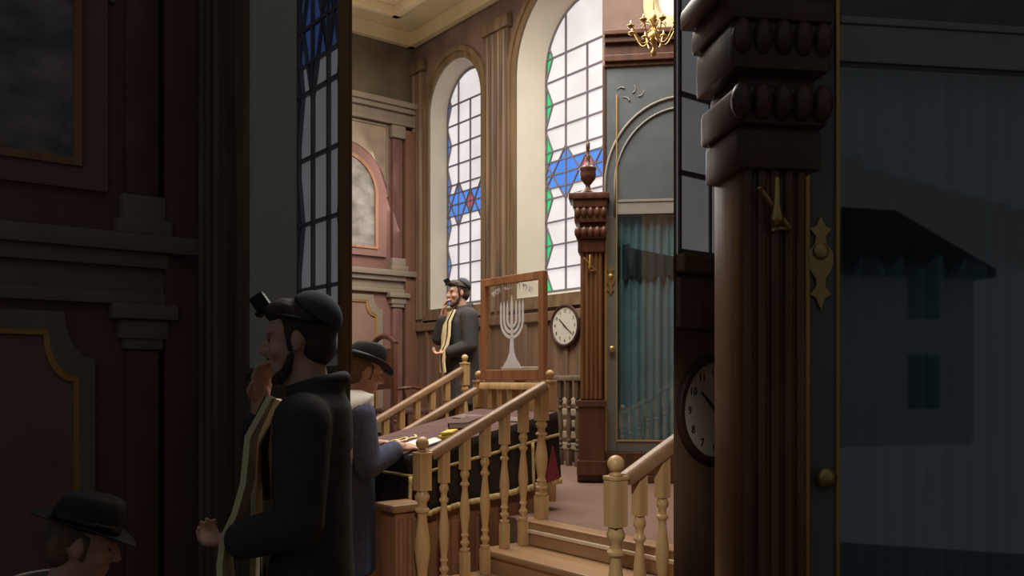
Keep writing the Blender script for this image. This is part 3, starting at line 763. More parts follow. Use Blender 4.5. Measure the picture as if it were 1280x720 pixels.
link('glass', b, lit_glass('warm round window glass', (0.66, 0.58, 0.48, 1), 0.9), root)

# ------------------------------------------------------------------ reading desk and what lies on it
X0, X1, Y0, Y1 = 2.5, 3.55, 4.08, 4.9
zt0, zt1 = 1.185, 1.40
root = thing('reading_desk', 'sloping reading desk draped in black velvet with gold braid', 'desk', RM(X0, Y0, 0), PHI)
LX, LY = X1 - X0, Y1 - Y0
b = BM(); box(b, (.1, .08, 0), (LX - .1, LY - .08, 1.1), .01)
for q in range(5): box(b, (.14 + q * .17, .06, .12), (.25 + q * .17, .09, .8), .01)
box(b, (.06, .04, 0), (LX - .06, LY - .04, .1), .012); link('cabinet_base', b, m_deskwood, root)
b = BM()
zt = lambda x: zt0 + (zt1 - zt0) * x / LX
vs = [(0, 0), (LX, 0), (LX, LY), (0, LY)]
loft(b, [[Vector((x, y, zt(x) - .035)) for x, y in vs], [Vector((x, y, zt(x))) for x, y in vs]]); link('desk_top', b, m_desktop, root)
hem = lambda x: .855 + .12 * x / LX
# velvet cloth: wavy skirt hanging on the near and left sides
b = BM(); br = BM()
P = []
N_ = 40
for i in range(N_ + 1): P.append((0, LY * (1 - i / N_)))
for i in range(1, N_ * 2 + 1): P.append((LX * i / (2 * N_), 0))
for i in range(1, 16): P.append((LX, LY * i / 15))
def skirt(k, zf, f):
    x, y = P[k]
    out = .012 + .02 * f + .012 * f * math.sin(k * .7) + .006 * f * math.sin(k * 1.9)
    if k < N_: return Vector((x - out, y, zf))
    if k <= N_ * 3: return Vector((x - (out if k == N_ else 0), y - out, zf))
    return Vector((x + out, y, zf))
rows = 7
grid = []
for r in range(rows + 1):
    f = r / rows
    grid.append([skirt(k, zt(P[k][0]) + .004 + (hem(P[k][0]) - zt(P[k][0])) * f, f) for k in range(len(P))])
V = [[b.verts.new(p) for p in g] for g in grid]
for r in range(rows):
    for k in range(len(P) - 1): b.faces.new((V[r][k], V[r][k + 1], V[r + 1][k + 1], V[r + 1][k]))
cl = link('velvet_cover', b, m_velvet, root, True)
md = cl.modifiers.new('t', 'SOLIDIFY'); md.thickness = .006
def band(f0, f1, off, nm, k0=0, k1=None):
    bb = BM(); k1 = k1 or len(P)
    A = []
    for k in range(k0, k1):
        z_a, z_b = [zt(P[k][0]) + (hem(P[k][0]) - zt(P[k][0])) * f for f in (f0, f1)]
        pa, pb = skirt(k, z_a, f0), skirt(k, z_b, f1)
        d = Vector((-off, 0, 0)) if k < N_ else (Vector((0, -off, 0)) if k <= 3 * N_ else Vector((off, 0, 0)))
        A.append((bb.verts.new(pa + d), bb.verts.new(pb + d)))
    for i in range(len(A) - 1): bb.faces.new((A[i][0], A[i + 1][0], A[i + 1][1], A[i][1]))
    o = link(nm, bb, m_fringe, cl, True); m2 = o.modifiers.new('t', 'SOLIDIFY'); m2.thickness = .004
band(.30, .345, .008, 'gold_braid'); band(.94, 1.03, .009, 'gold_fringe')
bb = BM()
for k in (N_, int(N_ * 2.62)):
    for dk in (0,):
        pts = [skirt(k, zt(P[k][0]) + (hem(P[k][0]) - zt(P[k][0])) * f, f) + Vector((-.004, -.01, 0)) for f in [.33 + .64 * j / 6 for j in range(7)]]
        bb = BM(); tube(bb, pts, .011, 6)
        link('corner_braid', bb, m_fringe, cl, True)
bb = BM(); e0 = Vector((LX * .94, -.045, hem(LX) + .02))
vsx = [bb.verts.new(e0 + Vector(p)) for p in ((0, 0, .2), (.05, -.005, 0), (-.07, -.012, -.02))]; bb.faces.new(vsx)
o = link('maroon_lining', bb, m_maroon, cl); o.modifiers.new('t', 'SOLIDIFY').thickness = .01
tilt = -math.atan2(zt1 - zt0, LX)
def lay(name, label, cat, px, py, rz=0.0):
    w = thing(name, label, cat, RM(X0 + px, Y0 + py, zt(px) + .004), 0)
    w.rotation_euler = (Matrix.Rotation(PHI, 3, 'Z') @ Matrix.Rotation(tilt, 3, 'Y') @ Matrix.Rotation(rz, 3, 'Z')).to_euler()
    return w
w = lay('open_prayer_book', 'open white paged prayer book on the desk before the man in the hat', 'book', .17, .2, .2)
b = BM()
for sg in (-1, 1):
    pts = [(sg * .11 * t, .010 + .014 * math.sin(PI * min(1, t * 1.05)) ) for t in [k / 8 for k in range(9)]]
    poly = pts + [(sg * .11, 0.002), (0, 0.002)]
    prism(b, poly, lambda a, z, t: Vector((t, a, z)), -.085, .085)
link('pages', b, m_paper, w)
b = BM(); box(b, (-.09, -.115, -.003), (.09, .115, .003), .001); link('cover', b, m_leather, w)
w = lay('folded_cloth', 'small yellow folded cloth beside the open prayer book', 'cloth', .335, .13, .5)
b = BM(); box(b, (-.045, -.05, 0), (.045, .05, .03), .012); box(b, (-.04, -.045, .03), (.045, .03, .048), .01); link('fold', b, m_yellow, w)
w = lay('tefillin_straps', 'coiled pale straps lying at the far side of the prayer book', 'strap', .12, .42, 0)
b = BM(); pts = [(.05 * math.cos(t) + .01 * t, .06 * math.sin(t) * (1 - t / 30), .012 + .004 * math.sin(3 * t)) for t in [k * .4 for k in range(34)]]
tube(b, pts, .007, 6); link('coil', b, m_cream, w, True)
w = lay('dark_prayer_book', 'closed dark prayer book lying highest on the sloping desk', 'book', .62, .35, .3)
b = BM(); box(b, (-.09, -.07, .004), (.09, .07, .034), .002); link('page_block', b, m_paper, w)
b = BM(); box(b, (-.095, -.075, 0), (.095, .075, .006), .002); box(b, (-.095, -.075, .033), (.095, .075, .039), .002); box(b, (-.095, .07, 0), (.095, .077, .039), .002); link('cover', b, m_desktop, w)
w = lay('lace_runner', 'pale lace runner along the upper edge of the desk', 'cloth', .82, .4, 0)
b = BM(); 
for q in range(18):
    y = -.36 + q * .04
    lathe(b, [(.02, 0), (.02, .004), (.012, .006)], 8, (.03 * math.sin(q * 1.7), y, 0))
box(b, (-.05, -.37, 0), (.05, .35, .003)); link('lace', b, plain('greyed lace', C(120, 104, 92), .8, var=.4, scale=60), w)
# low panelled front left of the stair
root = thing('panelled_bench', 'low brown panelled bench end between the man in the hat and the stair', 'bench', RM(2.275, 3.87, 0), PHI)
b = BM(); box(b, (0, 0, 0), (.17, .16, .92), .008)
for q in range(3): tube(b, [(.03 + q * .055, -.002, .05), (.03 + q * .055, -.002, .88)], .016, 8)
link('panel', b, m_deskwood, root, True, auto=40)
b = BM(); box(b, (-.03, -.03, .92), (.175, .17, .96), .012); link('ledge', b, m_rail, root)
root = thing('wooden_armchair', 'dark carved armchair by the wall beyond the desk', 'chair', RM(5.1, 8.55, .8), PHI + PI * .5)
b = BM(); box(b, (-.26, -.24, .42), (.26, .24, .48), .02); link('seat', b, m_desktop, root)
for sx in (-1, 1):
    for sy in (-1, 1):
        b = BM(); lathe(b, turned(.42, .028), 12, (sx * .23, sy * .21, 0)); link('leg', b, m_mahog, root, True)
b = BM(); box(b, (-.27, .2, .48), (-.22, .25, 1.2), .01); box(b, (.22, .2, .48), (.27, .25, 1.2), .01); box(b, (-.22, .21, .7), (.22, .24, 1.15), .01)
pts = [(-.27 + .54 * t, .225, 1.2 + .09 * math.sin(PI * t)) for t in [k / 10 for k in range(11)]]
tube(b, pts, .03, 8); link('backrest', b, m_mahog, root, True, auto=40)
for sx in (-1, 1):
    b = BM(); tube(b, [(sx * .25, .22, .7), (sx * .26, 0, .72), (sx * .26, -.2, .69), (sx * .26, -.22, .48)], .02, 8); link('armrest', b, m_mahog, root, True)

# ------------------------------------------------------------------ people
def remesh(name, bm, mat, parent, voxel, smooth_it=4):
    o = link(name, bm, mat, parent, True)
    r = o.modifiers.new('r', 'REMESH'); r.mode = 'VOXEL'; r.voxel_size = voxel; r.use_smooth_shade = True
    s_ = o.modifiers.new('s', 'SMOOTH'); s_.iterations = smooth_it; s_.factor = .5
    dg = bpy.context.evaluated_depsgraph_get(); dg.update()
    me = bpy.data.meshes.new_from_object(o.evaluated_get(dg)); o.modifiers.clear()
    old = o.data; o.data = me; bpy.data.meshes.remove(old)
    me.materials.clear(); me.materials.append(mat)
    for p in me.polygons: p.use_smooth = True; p.material_index = 0
    return o
def limb(bm, pts, rads, n=14):
    pts = [Vector(p) for p in pts]
    for i, p in enumerate(pts): ball(bm, p, rads[i], u=n, v=8)
    for i in range(len(pts) - 1):
        a, c = pts[i], pts[i + 1]; d = c - a
        if d.length < 1e-5: continue
        Q = d.to_track_quat('Z', 'Y').to_matrix().to_4x4()
        M = Matrix.Translation(a) @ Q
        loft(bm, [[M @ Vector((r * math.cos(2 * PI * k / n), r * math.sin(2 * PI * k / n), z)) for k in range(n)] for r, z in ((rads[i], 0), (rads[i + 1], d.length))])
def ering(c, rx, ry, n=24, yaw=0):
    return [Vector((c[0] + rx * math.cos(2 * PI * k / n) * math.cos(yaw) - ry * math.sin(2 * PI * k / n) * math.sin(yaw),
                    c[1] + rx * math.cos(2 * PI * k / n) * math.sin(yaw) + ry * math.sin(2 * PI * k / n) * math.cos(yaw), c[2])) for k in range(n)]
def hand(bm, wrist, direc, palmn, side, curl):
    """direc: along the fingers; palmn: the way the palm faces; side (+1/-1): on which side of the palm the thumb leaves"""
    d = Vector(direc).normalized(); n = (Vector(palmn) - d * Vector(palmn).dot(d)).normalized(); s = d.cross(n) * side
    w = Vector(wrist)
    Rm = Matrix((d, s, n)).transposed()
    ball(bm, w + d * .045, (.052, .041, .016), Rm)
    limb(bm, [w - d * .01, w + d * .03], [.026, .025])
    for i, (off, L) in enumerate(((.030, .072), (.010, .080), (-.011, .075), (-.031, .058))):
        p = w + d * (.082 - abs(i - 1.2) * .004) + s * off; pts = [p]; a = 0
        for seg in (.44, .32, .24):
            a += curl * (.55 if seg == .44 else .6)
            p = p + (d * math.cos(a) + n * math.sin(a)) * L * seg; pts.append(p)
        limb(bm, pts, [.0092, .0086, .008, .0068], 10)
    p = w + d * .02 + s * .034; q = p + (d * .6 + s * .6 + n * .3).normalized() * .038; r = q + (d * .85 + s * .1 + n * .5).normalized() * .03
    limb(bm, [w + d * .015 + s * .018, p, q, r], [.014, .0125, .010, .008], 10)
class Head:
    def __init__(self, c, pitch, yaw=0.0):
        self.M = Matrix.Translation(c) @ Matrix.Rotation(yaw, 4, 'Z') @ Matrix.Rotation(pitch, 4, 'Y')
        self.R = self.M.to_3x3()
    def e(self, bm, c, r, rot=None):
        ball(bm, self.M @ Vector(c), r, self.R if rot is None else self.R @ rot, 20, 14)
    def l(self, bm, pts, rads): limb(bm, [self.M @ Vector(p) for p in pts], rads, 12)
    def skull(self, bm):
        self.e(bm, (-.012, 0, .03), (.098, .077, .092)); self.e(bm, (.022, 0, -.02), (.068, .066, .085)); self.e(bm, (.03, 0, -.065), (.058, .052, .048))
        self.l(bm, [(.06, 0, -.098), (.072, 0, -.096)], [.024, .02])                                     # chin
        self.l(bm, [(.084, 0, .022), (.098, 0, -.002), (.106, 0, -.018)], [.011, .0125, .0135])          # nose
        self.l(bm, [(.094, .012, -.022), (.094, -.012, -.022)], [.009, .009])
        for s in (-1, 1):
            self.l(bm, [(.078, s * .014, .032), (.072, s * .048, .034)], [.012, .010])                   # brow
            self.e(bm, (.056, s * .042, -.022), (.026, .024, .024))                                      # cheek
            self.e(bm, (-.006, s * .077, .0), (.018, .008, .031)); self.e(bm, (-.002, s * .074, -.02), (.011, .008, .013))   # ear
            self.e(bm, (.066, s * .032, .010), (.013, .015, .011))
        self.l(bm, [(.080, .022, -.054), (.087, 0, -.053), (.080, -.022, -.054)], [.006, .0075, .006])
        self.l(bm, [(.078, .018, -.066), (.084, 0, -.066), (.078, -.018, -.066)], [.006, .008, .006])
def eyes(hd, parent):
    for s in (-1, 1):
        b = BM(); hd.e(b, (.0765, s * .032, .011), (.0055, .009, .006)); link('eye', b, m_eye, parent, True)
def fedora(parent, hd, mat=m_felt, dz=.062):
    M = hd.M @ Matrix.Translation((-.012, 0, dz)) @ Matrix.Rotation(.05, 4, 'Y')
    b = BM(); n = 36; rings = []
    for (rx, ry, z) in ((.102, .086, -.004), (.103, .087, .03), (.099, .083, .06), (.094, .077, .09), (.085, .066, .106), (.06, .045, .108), (.03, .02, .098)):
        ring = []
        for k in range(n):
            a = 2 * PI * k / n; x, y = rx * math.cos(a), ry * math.sin(a)
            pin = 1 - .18 * max(0, math.cos(a)) * (z / .1) * abs(math.sin(a)) * 1.4 if z > 0 else 1
            zz = z - (.018 * (1 - abs(y) / .09) if z > .08 else 0)
            ring.append(M @ Vector((x, y * pin, zz + .012 * (x / .1) * (z / .1))))
        rings.append(ring)
    loft(b, rings); o = link('hat', b, mat, parent, True)
    b = BM(); rings = []
    for f, t in ((1.0, 0), (1.0, .004), (1.25, .004), (1.5, .004), (1.62, .003), (1.62, -.001), (1.5, 0), (1.25, 0)):
        rings.append([M @ Vector((.1 * f * math.cos(a), .086 * f * math.sin(a), t - .006 + (f - 1) * (.03 * abs(math.sin(a)) - .03 * math.cos(a) ** 2 * (1 if math.cos(a) > 0 else .2)))) for a in [2 * PI * k / n for k in range(n)]])
    loft(b, rings, caps=False); link('brim', b, mat, o, True)
    b = BM(); loft(b, [[M @ Vector((rx * math.cos(2 * PI * k / n), ry * math.sin(2 * PI * k / n), z)) for k in range(n)] for rx, ry, z in ((.104, .088, .002), (.1055, .0895, .012), (.1045, .0885, .028))]); link('hat_band', b, m_band, o, True)

def praying_man(label, loc, rotz, s=1.0, narrow=1.0, deep=1.0):
    """standing, right hand at his mouth, left hand holding the end of his shawl. local +x forward, +y his left"""
    root = thing('person', label, 'person', loc, rotz); root.scale = (s, s, s)
    hd = Head((.035, 0, 1.60), .10)
    b = BM(); hd.skull(b)
    limb(b, [(.0, 0, 1.42), (.015, 0, 1.53)], [.062, .056])
    w = narrow
    loft(b, [ering((0, 0, z), rx, ry * w) for z, rx, ry in ((.86, .10, .155), (.98, .105, .15), (1.12, .11, .15), (1.28, .12, .165), (1.38, .11, .17), (1.44, .075, .11))])
    sh = .175 * w
    for sg in (-1, 1):
        limb(b, [(0, sg * .09, .92), (.012, sg * .095, .5), (-.015, sg * .10, .10)], [.085, .055, .042])
        limb(b, [(-.03, sg * .10, .05), (.05, sg * .105, .04), (.14, sg * .11, .03)], [.042, .036, .026])
    RA = [(0, -sh, 1.385), (.165, -sh * .95, 1.19), (.155, -.055, 1.425)]
    LA = [(0, sh, 1.385), (.0, sh + .05, 1.11), (.20, .11, 1.045)]
    limb(b, RA, [.054, .042, .03]); limb(b, LA, [.054, .042, .03])
    hand(b, RA[2], (-.05, .22, .9), (-.75, .5, -.1), -1, .75)
    hand(b, LA[2], (.75, -.6, -.15), (.1, 0, 1), 1, 1.1)
    body = remesh('body', b, m_skin, root, .0055, 3)
    eyes(hd, root)
    # hair, short beard
    b = BM(); hd.e(b, (-.024, 0, .042), (.094, .0825, .09)); hd.e(b, (-.05, 0, -.01), (.058, .072, .07)); hd.e(b, (.03, 0, .09), (.06, .067, .04)); hd.e(b, (.055, .02, .092), (.03, .04, .026))
    for sg in (-1, 1): hd.l(b, [(.012, sg * .071, .03), (.014, sg * .070, -.02)], [.014, .011])
    remesh('hair', b, m_hair, root, .006, 2)
    b = BM(); hd.l(b, [(.015, .066, -.04), (.035, .05, -.082), (.066, .02, -.104), (.072, 0, -.108), (.066, -.02, -.104), (.035, -.05, -.082), (.015, -.066, -.04)], [.010, .015, .019, .02, .019, .015, .010])
    hd.l(b, [(.088, .02, -.043), (.096, 0, -.04), (.088, -.02, -.043)], [.004, .0055, .004])
    remesh('beard', b, m_hair, root, .005, 2)
    # knitted cap, prayer box and strap
    b = BM(); n = 28; rings = []
    M = hd.M @ Matrix.Translation((-.048, 0, .062)) @ Matrix.Rotation(-.75, 4, 'Y')
    for k in range(8):
        a = PI / 2 * k / 7 * .98
        rings.append([M @ Vector((.080 * math.cos(a) * math.cos(t), .082 * math.cos(a) * math.sin(t), .012 + .070 * math.sin(a))) for t in [2 * PI * i / n for i in range(n)]])
    loft(b, rings); link('skullcap', b, m_kippah, root, True)
    b = BM(); M = hd.M @ Matrix.Translation((.088, 0, .105)) @ Matrix.Rotation(.5, 4, 'Y')
    box(b, (-.030, -.030, -.012), (.030, .030, .0), .003); box(b, (-.022, -.022, 0), (.022, .022, .044), .003); b.transform(M)
    o = link('prayer_box', b, m_leather, root)
    b = BM(); tube(b, [hd.M @ Vector((.02 + .09 * math.cos(t) - .035, .088 * math.sin(t), .088 - .055 * (1 - math.cos(t)) / 2)) for t in [2 * PI * k / 28 for k in range(29)]], .006, 6); link('head_strap', b, m_leather, o, True)
    # trousers and shoes
    b = BM()
    for sg in (-1, 1): limb(b, [(0, sg * .085, .90), (.012, sg * .095, .5), (-.012, sg * .10, .09)], [.105, .078, .068])
    loft(b, [ering((0, 0, z), rx, ry * w) for z, rx, ry in ((.80, .115, .16), (.9, .12, .17), (1.0, .115, .16))])
    remesh('trousers', b, m_trous, root, .010, 3)
    for sg in (-1, 1):
        b = BM(); limb(b, [(-.045, sg * .10, .045), (.03, sg * .104, .042), (.12, sg * .11, .034), (.165, sg * .113, .03)], [.046, .045, .041, .03]); box(b, (-.09, sg * .105 - .04, 0), (.19, sg * .108 + .04, .02), .01)
        remesh('shoe', b, m_shoe, root, .007, 2)
    # coat: skirt, chest, sleeves, collar
    b = BM()
    loft(b, [ering((-.008 + dx, 0, z), rx * deep, ry * w, 28) for z, rx, ry, dx in ((.56, .17, .225, 0), (.72, .16, .215, 0), (.9, .15, .20, 0), (1.05, .14, .188, 0), (1.2, .145, .195, .005), (1.33, .148, .205, .003), (1.41, .125, .19, -.01), (1.46, .085, .12, -.02))])
    limb(b, [(0, -sh, 1.375), (.165, -sh * .95, 1.185), (.16, -.08, 1.355)], [.082, .068, .054])
    limb(b, [(0, sh, 1.375), (.0, sh + .05, 1.10), (.16, .135, 1.05)], [.082, .068, .056])
    tube(b, [(-.02 + .075 * math.cos(t), .078 * math.sin(t), 1.475 - .02 * math.cos(t)) for t in [2 * PI * k / 20 for k in range(21)]], .022, 8)
    for k in range(6): # folds
        a = -1.2 + k * .5
        tube(b, [((.165 - .01) * math.cos(a), .21 * w * math.sin(a), .57), (.14 * math.cos(a), .18 * w * math.sin(a), 1.0)], [.016, .006], 6)
    remesh('coat', b, m_coat, root, .009, 4)
    # prayer shawl worn as a scarf: wide cream band with a dark stripe, from the neck down past the hand
    def ribbon(nm, pts, wd, mat, par, th=.008, wid=Vector((0, 1, 0))):
        bb = BM(); R = []
        for i, p in enumerate(pts):
            p = Vector(p); t = (Vector(pts[min(i + 1, len(pts) - 1)]) - Vector(pts[max(i - 1, 0)])).normalized()
            sd = (wid - t * wid.dot(t)).normalized(); nn = t.cross(sd); wq = wd[i] if isinstance(wd, (list, tuple)) else wd
            R.append([p + sd * wq + nn * th, p - sd * wq + nn * th, p - sd * wq - nn * th, p + sd * wq - nn * th])
        loft(bb, R); return link(nm, bb, mat, par, True, auto=50)
    pts = [(.10, .07, 1.44), (.155, .07, 1.33), (.165, .075, 1.2), (.185, .085, 1.12), (.215, .085, 1.06), (.225, .085, .98), (.215, .085, .86)]
    sh1 = ribbon('shawl', pts, [.03, .05, .056, .06, .055, .06, .07], m_cream, root)
    ribbon('stripe', [(p[0] + .010, p[1] + .012, p[2] + .002) for p in pts], .009, m_leather, sh1, .004)
    pts = [(.1, -.05, 1.43), (.16, -.045, 1.30), (.165, -.04, 1.15), (.165, -.04, 1.0), (.17, -.04, .86)]
    ribbon('shawl', pts, .042, m_cream, root)
    return root

def hat_man(label, loc, rotz, s=1.0, seated=False):
    """local +x forward; looks down to a book"""
    root = thing('person', label, 'person', loc, rotz); root.scale = (s, s, s)
    dz = -.0 if not seated else -.45
    lean = .07
    hd = Head((.10, 0, 1.555 + dz), .30)
    b = BM(); hd.skull(b)
    limb(b, [(.02, 0, 1.37 + dz), (.07, 0, 1.49 + dz)], [.064, .055])
    loft(b, [ering((dx, 0, z + dz), rx, ry) for z, rx, ry, dx in ((.86, .10, .155, -.02), (.98, .105, .15, -.015), (1.12, .115, .15, -.005), (1.26, .12, .165, .0), (1.35, .105, .17, .008), (1.41, .07, .11, .015))])
    if not seated:
        for sg in (-1, 1):
            limb(b, [(-.02, sg * .09, .92), (0, sg * .095, .5), (-.03, sg * .10, .10)], [.085, .055, .042])
            limb(b, [(-.04, sg * .10, .05), (.05, sg * .105, .04), (.13, sg * .11, .03)], [.042, .036, .026])
    else:
        for sg in (-1, 1):
            limb(b, [(0, sg * .09, .50), (.40, sg * .12, .50), (.40, sg * .12, .10)], [.085, .06, .042])
            limb(b, [(.38, sg * .12, .05), (.46, sg * .125, .04), (.54, sg * .13, .03)], [.042, .036, .026])
    for sg in (-1, 1):
        A = [(.01, sg * .18, 1.345 + dz), (.03, sg * .225, 1.09 + dz), (.24, sg * .13, 1.16 + dz if not seated else 1.08 + dz)]
        limb(b, A, [.054, .042, .03]); hand(b, A[2], (.9, -sg * .25, .05), (0, -sg * .35, -1), -sg, .35)
    remesh('body', b, m_skin, root, .0055, 3)
    eyes(hd, root)
    b = BM(); hd.e(b, (-.03, 0, .035), (.086, .080, .078)); hd.e(b, (-.055, 0, -.02), (.05, .07, .065))
    for sg in (-1, 1): hd.l(b, [(.008, sg * .071, .03), (.012, sg * .070, -.03)], [.013, .009])
    remesh('hair', b, m_hair2, root, .006, 2)
    fedora(root, hd)
    b = BM()
    if not seated:
        for sg in (-1, 1): limb(b, [(-.02, sg * .085, .90), (.0, sg * .095, .5), (-.028, sg * .10, .09)], [.105, .078, .068])
    else:
        for sg in (-1, 1): limb(b, [(0, sg * .09, .50), (.40, sg * .12, .505), (.40, sg * .12, .09)], [.10, .08, .066])
    loft(b, [ering((-.02, 0, z + dz), rx, ry) for z, rx, ry in ((.80 if not seated else .87, .115, .16), (.9, .12, .17), (1.0, .115, .16))])
    remesh('trousers', b, m_trous, root, .010, 3)
    for sg in (-1, 1):
        ox, oy = ((-.055, .10) if not seated else (.37, .12))
        b = BM(); limb(b, [(ox, sg * oy, .045), (ox + .07, sg * (oy + .004), .042), (ox + .16, sg * (oy + .01), .034), (ox + .205, sg * (oy + .013), .03)], [.046, .045, .041, .03]); box(b, (ox - .045, sg * (oy + .005) - .04, 0), (ox + .23, sg * (oy + .008) + .04, .02), .01)
        remesh('shoe', b, m_shoe, root, .007, 2)
    b = BM()
    lowz = .52 if not seated else .93
    loft(b, [ering((dx, 0, z + dz), rx, ry, 28) for z, rx, ry, dx in ((lowz, .165, .215, -.03), (max(.72, lowz + .01), .16, .21, -.025), (max(.9, lowz + .02), .15, .198, -.02), (1.05, .14, .188, -.012), (1.2, .145, .195, -.004), (1.3, .145, .205, .002), (1.37, .12, .19, .008), (1.42, .08, .12, .012))])
    for sg in (-1, 1):
        limb(b, [(.01, sg * .18, 1.335 + dz), (.03, sg * .225, 1.08 + dz), (.20, sg * .148, (1.145 if not seated else 1.07) + dz)], [.082, .068, .056])
    tube(b, [(.015 + .078 * math.cos(t), .08 * math.sin(t), 1.425 + dz - .02 * math.cos(t)) for t in [2 * PI * k / 20 for k in range(21)]], .02, 8)
    if not seated:
        for k in range(9):
            a = -PI + k * .7
            tube(b, [(-.03 + .16 * math.cos(a), .212 * math.sin(a), .53), (-.012 + .145 * math.cos(a), .19 * math.sin(a), 1.0), (.142 * math.cos(a), .196 * math.sin(a), 1.22)], [.018, .012, .004], 6)
    remesh('coat', b, m_navy, root, .009, 4)
    # white shawl over the back
    b = BM(); R = []
    for i in range(9):
        f = min(1, .5 + i / 6)
        rx, ry = (.105, .12) if i == 0 else ((.138, .18) if i == 1 else (.172 + .012 * f, .222 + .01 * f))
        row = []
        for k in range(17):
            a = math.radians(90) + math.radians(206) * k / 16
            zl = .34 if seated else (.55 if k < 11 else .55 - .088 * (k - 10))
            z = 1.46 - (zl + .05) * (i / 8) ** 1.1 if i else 1.465
            wv = 1 + .02 * math.sin(k * 1.9) * f
            row.append(Vector((-.005 + rx * wv * math.cos(a), ry * wv * math.sin(a), z + dz)))
        R.append(row)
    loft(b, R, closed=False)
    o = link('prayer_shawl', b, m_wshirt, root, True); o.modifiers.new('t', 'SOLIDIFY').thickness = .008
    return root

# hat man in front of the desk
d1 = 4.8
p = Vector(((433 - 640) / F * d1, d1, 0))
hat_man('man in a black brimmed hat and navy coat, reading at the draped desk', p, math.radians(30), 1.055)
d2 = 8.2
p = Vector(((577 - 640) / F * d2, d2, .8))
praying_man('standing man with cap and cream scarf, hand at mouth, below the blue edged window', p, math.radians(180 + 24), 1.01)

# ------------------------------------------------------------------ dim side bay on the left
YA = 5.1
ya_end = on_x(438, XL0)[0]; ya_end2 = on_x(438, XL1)[0]
ybx = lambda a, z, t: Vector((XL0 + t, a, z))
W3 = dict(cs=3.885, half=0.50, sill=1.66, spring=4.4)
W3['half'] = (on_x(312, XL0)[0] - ya_end - .03) / 2; W3['cs'] = ya_end + .03 + W3['half']
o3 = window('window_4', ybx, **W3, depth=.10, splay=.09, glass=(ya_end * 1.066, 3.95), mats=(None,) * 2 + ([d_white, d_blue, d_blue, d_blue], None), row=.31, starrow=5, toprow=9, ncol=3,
            label='dusky leaded window with blue star and blue edge in the dim side bay at far left', border=3, aw=.026)
b = BM()
face_with_holes(b, [(ya_end, 0), (YB, 0), (YB, H), (ya_end, H)], [o3], ybx)
prism(b, [(XL0, ya_end), (XL1, ya_end2), (XL1, YB), (XL0 + .22, YB), (XL0 + .22, ya_end + .03 + .42)], lambda x, y, t: Vector((x, y, t)), 0, H)
struct('wall_left', b, m_wain, 'brown wall with a leaded window between the dim side bay and the hall', 'wall')
b = BM(); box(b, (XL0 - .05, on_x(296, XL0)[0] + .02, 0), (XL0 - .001, YA - .02, H - .5))
for q in range(4):
    yy = on_x(292, XL0)[0] + .1 + q * .12
    if yy < YA - .05: tube(b, [(XL0 - .05, yy, .2), (XL0 - .05, yy, H - .6)], .025, 10)
struct('trim_30', b, m_strip, 'brown ribbed pilaster beside the dusky window in the dim side bay', 'pilaster', True, auto=40)
b = BM(); prism(b, [(-2.2, 0), (XL0, 0), (XL0, H), (-2.2, H)], lambda a, z, t: Vector((a, YA + t, z)), 0, .15)
struct('wall_bay', b, m_olive, 'end wall of the dim side bay behind the pink panelling', 'wall')
drA = on_y(100, YA)[1]
bayS = lambda px: on_y(640 + (px - 640) * 3.168, YA)[0]
bayZ = lambda py: zat(360 + (py - 360) * 3.168, drA)
panel_bay(lambda a, z, t: Vector((a, YA - t, z)), bayS, bayZ, 380, ' in the dim side bay', 31)
d3 = 2.72
praying_man('man with cap and cream scarf standing in the dim side bay at left', Vector(((389 - 640) / F * d3, d3, 0)), math.radians(180 + 4), 1.075, .85, .78)
d4 = 2.65
p = Vector(((84 - 640) / F * d4, d4, 0))
hat_man('seated man in a brimmed hat at the lower left of the dim bay', p + Vector((-.06, 0, 0)), math.radians(20), .985, True)
root = thing('wooden_bench', 'plain bench under the seated man in the dim side bay', 'bench', p + Vector((-.05, .0, 0)), math.radians(20))
b = BM(); box(b, (-.22, -.5, .36), (.22, .5, .402), .01); link('seat', b, m_mahog, root)
for sx in (-1, 1):
    for sy in (-1, 1): b = BM(); box(b, (sx * .17 - .025, sy * .44 - .025, 0), (sx * .17 + .025, sy * .44 + .025, .36), .005); link('leg', b, m_mahog, root)

# ------------------------------------------------------------------ dim side bay on the right
E = Vector((202 / F * 3.3, 3.3)); v2 = Vector((CP, SP)); u2 = Vector((-SP, CP))
G = E + v2 * .50
far = Vector((1.0 + .4 * 2.6, G.y - .917 * 2.6))
Gd = Vector((.4, -.917)).normalized(); K = G + Gd * 2.6
th = .07
wl = lambda a, z, t: Vector((E.x + v2.x * a + u2.x * t, E.y + v2.y * a + u2.y * t, z))
b = BM()
E2 = E * (1 + th / (E.dot(u2)))          # behind the edge, on the same sight line
prism(b, [tuple(E), tuple(G), tuple(K), tuple(K + Vector((.06, .03))), tuple(G + Vector((.05, .06))), tuple(E * 1.022)], lambda x, y, t: Vector((x, y, t)), 0, H)
struct('wall_screen', b, m_wain, 'brown partition carrying the second clock in the dim bay at far right', 'wall', rotz=0)
# far closure between the partition and the hall wall
b = BM(); e1 = RM(XR + .1, 1.25).to_2d()
prism(b, [tuple(K), tuple(e1), tuple(e1 + Vector((.1, .1))), tuple(K + Vector((.05, .1)))], lambda x, y, t: Vector((x, y, t)), 0, H)
struct('wall_front', b, m_wain, 'brown wall closing the hall behind the right partition', 'wall', rotz=0)
